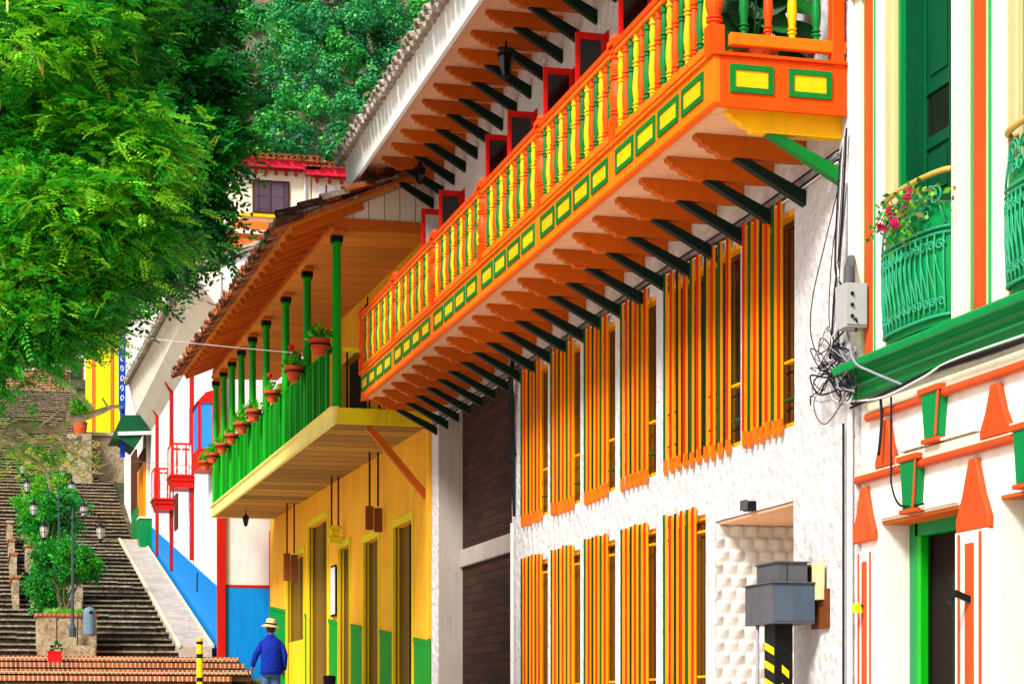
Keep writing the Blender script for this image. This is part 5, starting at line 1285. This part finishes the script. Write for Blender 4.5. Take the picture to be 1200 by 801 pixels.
# ================================================================== VEGETATION
def limb(mb, p0, p1, r0, r1, wig, mi=0, n=7):
    p0, p1 = Vector(p0), Vector(p1); L = (p1-p0).length; pts = []
    for i in range(n+1):
        t = i/n; pts.append(p0.lerp(p1, t) + Vector((random.uniform(-1,1), random.uniform(-1,1), random.uniform(-.6,.6))) * wig * L * (0 if i in (0,) else 1) + Vector((0,0,math.sin(t*PI)*L*.08)))
    mb.tube(pts, [r0 + (r1-r0)*i/n for i in range(n+1)], 7, mi); return pts
def fronds(cent, dirs, L, pairs, ll, lw, droop):
    """pinnate leaves: each frond a drooping midrib with paired leaflets"""
    n = len(cent); d = norm(dirs); side = norm(np.cross(d, np.array([0,0,1.0]) + rng.normal(size=(n,3))*.35)); up = np.cross(side, d)
    Vs = []
    t = (np.arange(pairs)+.6)/pairs
    for s in (-1, 1):
        for k in range(pairs):
            tk = t[k]; pos = cent + d*(L*tk)[:, None] + np.array([0,0,-1.0])*(L*droop*tk*tk)[:, None]
            ld = norm(side*s + d*.55 + np.array([0,0,-.25]) + rng.normal(size=(n,3))*.12)
            sz = ll*(1 - .45*abs(tk-.45)*1.6)*rng.uniform(.8, 1.15, n)
            q, _ = quads(pos + ld*(sz/2)[:, None], ld, up + rng.normal(size=(n,3))*.25, sz, lw*rng.uniform(.8, 1.2, n)); Vs.append(q.reshape(n, 4, 3))
    return np.stack(Vs, 1)            # n, 2*pairs, 4, 3
def crown_fronds(lobes, per, L, pairs, ll, lw, droop, mats, probs):
    cs, ds, ms = [], [], []
    for (c, r, nclump, mb_) in lobes:
        c = np.array(c); r = np.array(r)
        u = unit(nclump); u[:, 2] = u[:, 2]*.9 + .1
        rad = rng.uniform(.55, 1.0, (nclump, 1))**.6
        cc = c + u*r*rad
        for q in range(nclump):
            k = rng.integers(int(per*.6), int(per*1.4)); out = norm(u[q]*np.array([1,1,.35]))
            base = cc[q] + rng.normal(size=(k, 3))*np.array([.26, .26, .10])
            dr = norm(out*.8 + rng.normal(size=(k,3))*np.array([.75,.75,.30]))
            cs.append(base); ds.append(dr); pr = np.array(mb_ if mb_ else probs); tone = rng.choice(len(mats), p=pr)
            if u[q][2] > .25 and tone > 0 and rng.random() < .5: tone -= 1  # upper clumps step to a lighter leaf, highlights painted on their tops
            ms.append(np.where(rng.random(k) < .25, rng.choice(len(mats), k, p=pr), tone))
    cs, ds, ms = np.concatenate(cs), np.concatenate(ds), np.concatenate(ms)
    n = len(cs); F = fronds(cs, ds, L*rng.uniform(.75, 1.25, n), pairs, ll, lw, droop)
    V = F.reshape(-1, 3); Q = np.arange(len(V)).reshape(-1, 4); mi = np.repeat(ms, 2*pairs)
    return V, Q, mi
def C3(px, py, zc): return tuple(D(px, py, zc))
# --- light feathery tree, nearest
za = 25.0
tr = D(-95, 840, za); tz = gz(tr.y)
ta = thing('feathery_tree', (tr.x, tr.y, tz), 'light green feathery leaved tree overhanging the left of the street', 'tree')
lobes = []
def lobe(px, py, zc, rx, rz, n, pr=None): lobes.append((C3(px, py, zc), (rx, rx*.9, rz), n, pr))
LM = ['leaf_lime', 'leaf_bright', 'leaf_mid', 'leaf_deep']; pl = [.09, .32, .36, .23]; pb = [.38, .36, .20, .06]; pd = [.0, .08, .42, .50]
lobe(0, 40, 24, 1.1, .85, 60, pb); lobe(-60, 120, 25, 1.3, 1.0, 50); lobe(100, 50, 25.5, .85, .75, 50, pl); lobe(125, 190, 24.5, .85, .70, 55, pb); lobe(60, 170, 25, 1.2, .8, 60, pl)
lobe(85, 255, 24.2, .95, .60, 62, pb); lobe(20, 270, 25, 1.1, .75, 50, pl); lobe(140, 280, 25, .6, .36, 30, pl); lobe(30, 350, 24.5, .95, .55, 50, pb); lobe(85, 322, 25, .7, .36, 30, pl); lobe(30, 385, 24.5, .5, .22, 12, pl)
lobe(-40, 395, 25, .8, .4, 26, pl); lobe(60, -60, 25, 1.3, .9, 45, pl); lobe(150, -30, 26, .8, .8, 35, pd); lobe(-160, 60, 26, 1.8, 1.4, 50); lobe(-150, 260, 26, 1.5, 1.1, 45); lobe(30, 210, 27, 1.6, 1.6, 70, pd)
lobe(0, -170, 26, 1.8, 1.2, 50); lobe(-20, 450, 24.6, .4, .2, 10, pl); lobe(60, 385, 24.5, .55, .22, 13, pl); lobe(15, 415, 24.6, .45, .2, 9, pl)
V, Q, mi = crown_fronds(lobes, 26, .29, 9, .080, .029, .35, LM, pl)
npmesh('foliage', V, Q, mi, LM, ta, ta.location)
pm = MB(); pm.prism([(-.014, 0, .07), (0, 0, .08), (.016, 0, .05), (.012, 0, -.06), (0, 0, -.08), (-.014, 0, -.05)], (0, .006, 0), 0); po = pm.build('seed_pod', ['pod'])
for q in range(60):
    l = lobes[rng.integers(0, 11)]; v = unit(1)[0]; v[1] = -abs(v[1]); c = np.array(l[0]) + v*np.array(l[1])*1.02
    o_ = inst('seed_pod', po.data, ta, c, random.uniform(-.6, .6)); o_.rotation_euler.y = random.uniform(-.4, .4); s_ = random.uniform(.8, 1.3); o_.scale = (s_, s_, s_)
bpy.data.objects.remove(po)
mb = MB()
fork = Vector((tr.x+.2, tr.y, tz+4.2)); mb.tube([(tr.x, tr.y, tz-.2), (tr.x+.05, tr.y, tz+1.5), (tr.x+.1, tr.y+.1, tz+3), fork], [.34, .28, .24, .22], 12, 0)
for l in lobes: 
    a = limb(mb, fork, l[0], .10, .025, .05)
    for q in range(4):
        e = Vector(l[0]) + Vector(unit(1)[0]*np.array(l[1])*.85); limb(mb, a[5], e, .02, .006, .05, 0, 5)
mb.build('trunk', ['bark'], ta)
# bare lichened branches hanging over the stairs
mb = MB()
def px_branch(pts, r0, r1, zc=25.0):
    V = []
    P3 = [D(x, y, zc + i*.05) for i, (x, y) in enumerate(pts)]
    for a in range(len(P3)-1):
        p0, p1, p2, p3 = P3[max(a-1,0)], P3[a], P3[a+1], P3[min(a+2, len(P3)-1)]
        for q in range(5): t = q/5; V.append(.5*((2*p1)+(-p0+p2)*t+(2*p0-5*p1+4*p2-p3)*t*t+(-p0+3*p1-3*p2+p3)*t**3) + Vector((random.uniform(-1,1),random.uniform(-1,1),random.uniform(-1,1)))*.006)
    V.append(P3[-1]); n = len(V); mb.tube(V, [1.3*(r0+(r1-r0)*i/(n-1)) for i in range(n)], 7, 0)
px_branch([(-95, 560), (-40, 530), (0, 515), (20, 502), (45, 500), (65, 508), (80, 492), (95, 490), (118, 482), (128, 478), (145, 476)], .09, .014)
px_branch([(80, 492), (78, 476), (64, 470), (55, 476)], .022, .008); px_branch([(128, 478), (122, 470), (120, 466)], .012, .005)
px_branch([(-60, 545), (0, 512), (30, 535), (50, 548), (75, 545), (90, 538)], .05, .010); px_branch([(20, 502), (40, 516), (60, 518), (85, 530), (110, 545), (130, 541)], .035, .008)
px_branch([(65, 508), (80, 520), (96, 512)], .014, .005); px_branch([(85, 530), (96, 522), (92, 512)], .012, .005); px_branch([(45, 500), (60, 488), (72, 480), (88, 478)], .018, .006); px_branch([(0, 515), (30, 524), (46, 540), (56, 560), (60, 575)], .03, .008)
px_branch([(-95, 480), (-30, 470), (0, 462), (18, 468), (15, 492)], .05, .012); px_branch([(110, 545), (105, 533), (118, 528)], .008, .004)
px_branch([(30, 400), (50, 425), (65, 440), (80, 450), (90, 462), (108, 478)], .06, .010); px_branch([(62, 438), (82, 425), (90, 405), (138, 372)], .03, .012); px_branch([(65, 508), (74, 522), (84, 527), (92, 519), (97, 510)], .012, .005)
for i in range(26):
    x, y = random.uniform(0, 110), random.uniform(505, 555); px_branch([(x, y), (x+random.uniform(4, 16), y+random.uniform(-8, 10)), (x+random.uniform(14, 34), y+random.uniform(-12, 16))], .011, .004)
mb.build('bare_branches', ['moss_bark'], ta, smooth=True)
n = 420; k = rng.integers(0, 5, n); cc = np.array([D(*[(15, 515), (55, 525), (40, 545), (5, 535), (85, 545)][i], 25) for i in k]) + rng.normal(size=(n,3))*np.array([.25,.2,.12]); F = fronds(cc, norm(unit(n)*np.array([1,1,.4])), np.full(n, .12), 3, .05, .022, .3); V = F.reshape(-1,3); Q = np.arange(len(V)).reshape(-1,4); npmesh('leaf_tuft', V, Q, np.repeat(rng.integers(0, 3, n), 6), ['leaf_lime', 'leaf_bright', 'pod'], ta, ta.location)
# --- darker tree behind it
zb = 33.0
tr2 = D(-150, 840, zb); tr2z = gz(tr2.y); lobes2 = lobes; lobes = []
tb = thing('dark_tree', (tr2.x, tr2.y, tr2z), 'dark green dense tree behind the light feathery one, against the hill', 'tree')
LD = ['leaf_mid', 'leaf_deep', 'leaf_dark', 'leaf_jade']; p1 = [.12, .38, .40, .10]; p2 = [.35, .40, .15, .10]
lobe(195, 40, 33, .85, .9, 60, p2); lobe(222, 120, 33, .68, .7, 50, p2); lobe(226, 180, 33, .55, .6, 46, p2); lobe(195, 240, 33.5, .62, .6, 50, p1); lobe(180, 170, 34, 1.0, 1.1, 75, p1); lobe(215, 275, 33, .36, .36, 26, p1); lobe(175, 305, 33.5, .5, .38, 30, p1)
lobe(150, 100, 34, 1.6, 1.6, 70, p1); lobe(200, -50, 33, .95, .8, 50, p2); lobe(100, 300, 34.5, 1.6, 1.2, 70, p1); lobe(20, 200, 35, 2, 2, 70, p1); lobe(190, -130, 34, 1.5, 1.2, 50, p2); lobe(110, 320, 33.5, .5, .3, 20, p1)
lobe(30, 370, 34.5, .9, .3, 26, p1); lobe(0, 60, 35, 2, 1.6, 60, p1); lobe(160, 240, 33.8, .9, .8, 50, p1)
V, Q, mi = crown_fronds(lobes, 13, .38, 5, .19, .068, .5, LD, p1)
npmesh('foliage', V, Q, mi, LD, tb, tb.location)
mb = MB(); fork = Vector((tr2.x+.2, tr2.y, tr2z+6.2)); mb.tube([(tr2.x, tr2.y, tr2z-.2), (tr2.x+.1, tr2.y, tr2z+3), fork], [.36, .28, .22], 12, 0)
tw = D(40, 470, zb)
for l in lobes:
    a = limb(mb, fork, l[0], .10, .025, .05)
    for q in range(4): limb(mb, a[5], Vector(l[0]) + Vector(unit(1)[0]*np.array(l[1])*.85), .02, .006, .05, 0, 5)
mb.build('trunk', ['bark'], tb)
# --- bushes in the planters
def bush(loc, rx, rz, h, label, n, mats, clumps=26):
    t = thing('bush', loc, label, 'bush', 'bushes in the stair planters'); x, y, z = loc
    m = MB()
    for k in range(7):
        a = 2*PI*k/7; limb(m, (x+.06*math.cos(a), y+.06*math.sin(a), z-.1), (x+rx*.55*math.cos(a), y+rx*.5*math.sin(a), z+h), .035, .012, .04)
    m.build('trunk', ['bark'], t)
    u = unit(clumps); cc = np.array([x, y, z+h]) + u*np.array([rx, rx*.9, rz])*rng.uniform(.5, .95, (clumps,1)); pick = rng.integers(0, clumps, n); dd = unit(n)
    c = cc[pick] + dd*rng.uniform(.3, 1.15, (n,1))*np.array([.34, .34, .26])*rng.uniform(.6, 1.4, (clumps,1))[pick]; V, Q = quads(c, norm(dd + unit(n)*.7), norm(dd + unit(n)*.6), rng.uniform(.08, .15, n), rng.uniform(.05, .085, n))
    tone = rng.integers(0, len(mats), clumps)[pick]; tone = np.where(rng.random(n) < .4, rng.integers(0, len(mats), n), tone); npmesh('foliage', V, Q, tone, mats, t, loc)
G3 = ['leaf_bright', 'leaf_mid', 'leaf_deep', 'leaf_jade']
bush((PLX, 58.8, 2.85), .95, .66, 1.45, 'round leafy bush in the front stair planter', 8000, G3, 34)
bush((PLX+.02, 66.9, 4.4), .95, 1.15, 1.9, 'taller leafy bush in the second stair planter', 9000, G3, 48)
bush((PLX-.1, 75.3, 6.1), 1.0, 1.1, 1.8, 'bright leafy bush in the third stair planter', 8000, ['leaf_lime', 'leaf_bright', 'leaf_mid'], 30)
bush((PLX, 84.0, 8.2), 1.2, 1.1, 1.7, 'bush in the topmost stair planter under the bare branches', 7000, ['leaf_bright', 'leaf_mid', 'leaf_deep'], 30)
bush((PLX-.35, 63.4, stair_z(63.4)), .62, .75, 1.0, 'loose shrub growing on the steps between the first two planters', 4200, G3, 26)
bush((PLX+.15, 71.6, stair_z(71.6)), .75, .9, 1.2, 'loose shrub growing on the steps between the second and third planters', 4600, G3, 28)
bush((PLX-.2, 79.6, stair_z(79.6)), .9, 1.0, 1.4, 'loose shrub growing on the steps just below the topmost planter', 5000, ['leaf_bright', 'leaf_mid', 'leaf_deep'], 28)
# shrubs against the left divider, potted plant on the landing wall
a, z = P(94, 507, 99.4); t = thing('potted_palm', (a, 99.4, z), 'spiky yellow green plant in an orange pot beside the lemon house', 'potted plant')
m = MB(); m.lathe([(.22,-.1),(.30,.15),(.34,.45),(.36,.5),(.30,.5),(.01,.46)], (a, 99.4, z), 16, 0); m.box(a-.6, a+.5, 98.9, 100.2, z-3, z-.10, 1); m.build('pot', ['terracotta', 'planter'], t)
n = 700; d = unit(n); d[:,2] = np.abs(d[:,2])+.25; d = norm(d); c = np.array([a, 99.4, z+.75]) + d*np.array([.65,.65,.95])*rng.uniform(.4, 1, (n,1)); V, Q = quads(c, norm(d+unit(n)*.3), unit(n), rng.uniform(.3, .55, n), rng.uniform(.03, .06, n)); npmesh('foliage', V, Q, rng.integers(0, 3, n), ['leaf_lime', 'leaf_bright', 'leaf_deep'], t, (a, 99.4, z))
# --- the forested hill
def hillz(x, y): return profile(y) + 1.5*math.sin(x*.11+y*.07) + 2*math.sin(x*.05-1)
pts = []
for i in range(9000):
    y = random.uniform(141, 232); x = random.uniform(-45, 100)
    if all((x-a)**2 + (y-b)**2 > (2.5+.006*(y-140)*4)**2*.72 for a, b, _ in pts): pts.append((x, y, hillz(x, y)))
Vs, Qs, Ms = [], [], []; off = 0
for (x, y, z) in pts:
    near = 2 < x < 58 and y < 205; bald = math.sin(x*.23+1.3)*math.cos(y*.17+.5) + .5*math.sin(x*.6+y*.4)
    if bald > 1.12: continue
    r = random.uniform(1.5, 3.0); h = r*random.uniform(1.0, 1.5); n = (2000 if near else 240); cl = 18
    u = unit(cl); cc = np.array([x, y, z+h*.9]) + u*np.array([r, r, h*.8])*rng.uniform(.5, 1, (cl,1)); pick = rng.integers(0, cl, n); dd = unit(n)
    c = cc[pick] + dd*rng.uniform(.5, 1, (n,1))*r*.36; nn = norm(dd + unit(n)*.45 + np.array([0,0,.25])); V, Q = quads(c, norm(np.cross(nn, unit(n))), nn, rng.uniform(.22, .40, n)*(1 if near else 1.9), rng.uniform(.15, .28, n)*(1 if near else 1.9))
    base = random.choices([0,1,2,3,4,5], [.05,.13,.24,.24,.19,.15])[0]; mi = np.where(rng.random(n) < .15, rng.integers(0, 5, n), base); mi = np.where((u[pick][:, 2] > .3) & (rng.random(n) < .45), np.maximum(mi - 1, 0), mi)  # upper clumps get lighter leaves, light on the crowns put into colour
    Vs.append(V); Qs.append(Q+off); Ms.append(mi); off += len(V)
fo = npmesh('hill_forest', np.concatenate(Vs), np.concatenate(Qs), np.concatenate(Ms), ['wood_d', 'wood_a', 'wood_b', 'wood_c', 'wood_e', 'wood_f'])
tag(fo, kind='stuff')
# the hill surface under the forest, with bare rocky patches
mb = MB(); xs = np.linspace(-70, 130, 60); ys = np.linspace(139, 300, 50)
for y in ys:
    for x in xs: mb.v.append((float(x), float(y), hillz(x, y) + random.uniform(-.5, .5) + .05))
for i in range(49):
    for j in range(59): mb.f.append((i*60+j, i*60+j+1, (i+1)*60+j+1, (i+1)*60+j)); mb.m.append(0)
tag(mb.build('hill', ['cliff'], smooth=True), kind='structure')

# ================================================================== CAMERA, SKY, SUN
cd = bpy.data.cameras.new('camera'); cam = bpy.data.objects.new('camera', cd); col.objects.link(cam); scene.camera = cam
cam.location = (0, 0, 0); cam.rotation_euler = (R(90), 0, -TH)
cd.sensor_width = 36; cd.lens = 72; cd.shift_y = (840 - 400.5) / 1200; cd.clip_end = 2000; cd.clip_start = .1
SUN_AZ, SUN_EL = math.atan2(-.72, -.60), R(42)
w = bpy.data.worlds.new('World'); scene.world = w; w.use_nodes = True
nt = w.node_tree; sk = nt.nodes.new('ShaderNodeTexSky'); sk.sky_type = 'NISHITA'; sk.sun_disc = False
sk.sun_elevation = SUN_EL; sk.sun_rotation = SUN_AZ; sk.air_density = 1.0; sk.dust_density = 2.5; sk.ozone_density = 1.0
nt.links.new(sk.outputs[0], nt.nodes['Background'].inputs[0]); nt.nodes['Background'].inputs[1].default_value = .105
sd = bpy.data.lights.new('sun', 'SUN'); sd.energy = 3.2; sd.angle = R(13); sd.color = (1, .97, .93)
so = bpy.data.objects.new('sun', sd); col.objects.link(so)
dv = Vector((math.sin(SUN_AZ)*math.cos(SUN_EL), math.cos(SUN_AZ)*math.cos(SUN_EL), math.sin(SUN_EL)))
so.rotation_euler = dv.to_track_quat('Z', 'Y').to_euler(); so.location = (-20, -20, 40)
scene.view_settings.view_transform = 'Standard'; scene.view_settings.look = 'None'; scene.view_settings.exposure = .88; scene.view_settings.gamma = 1
scene.view_settings.use_curve_mapping = False
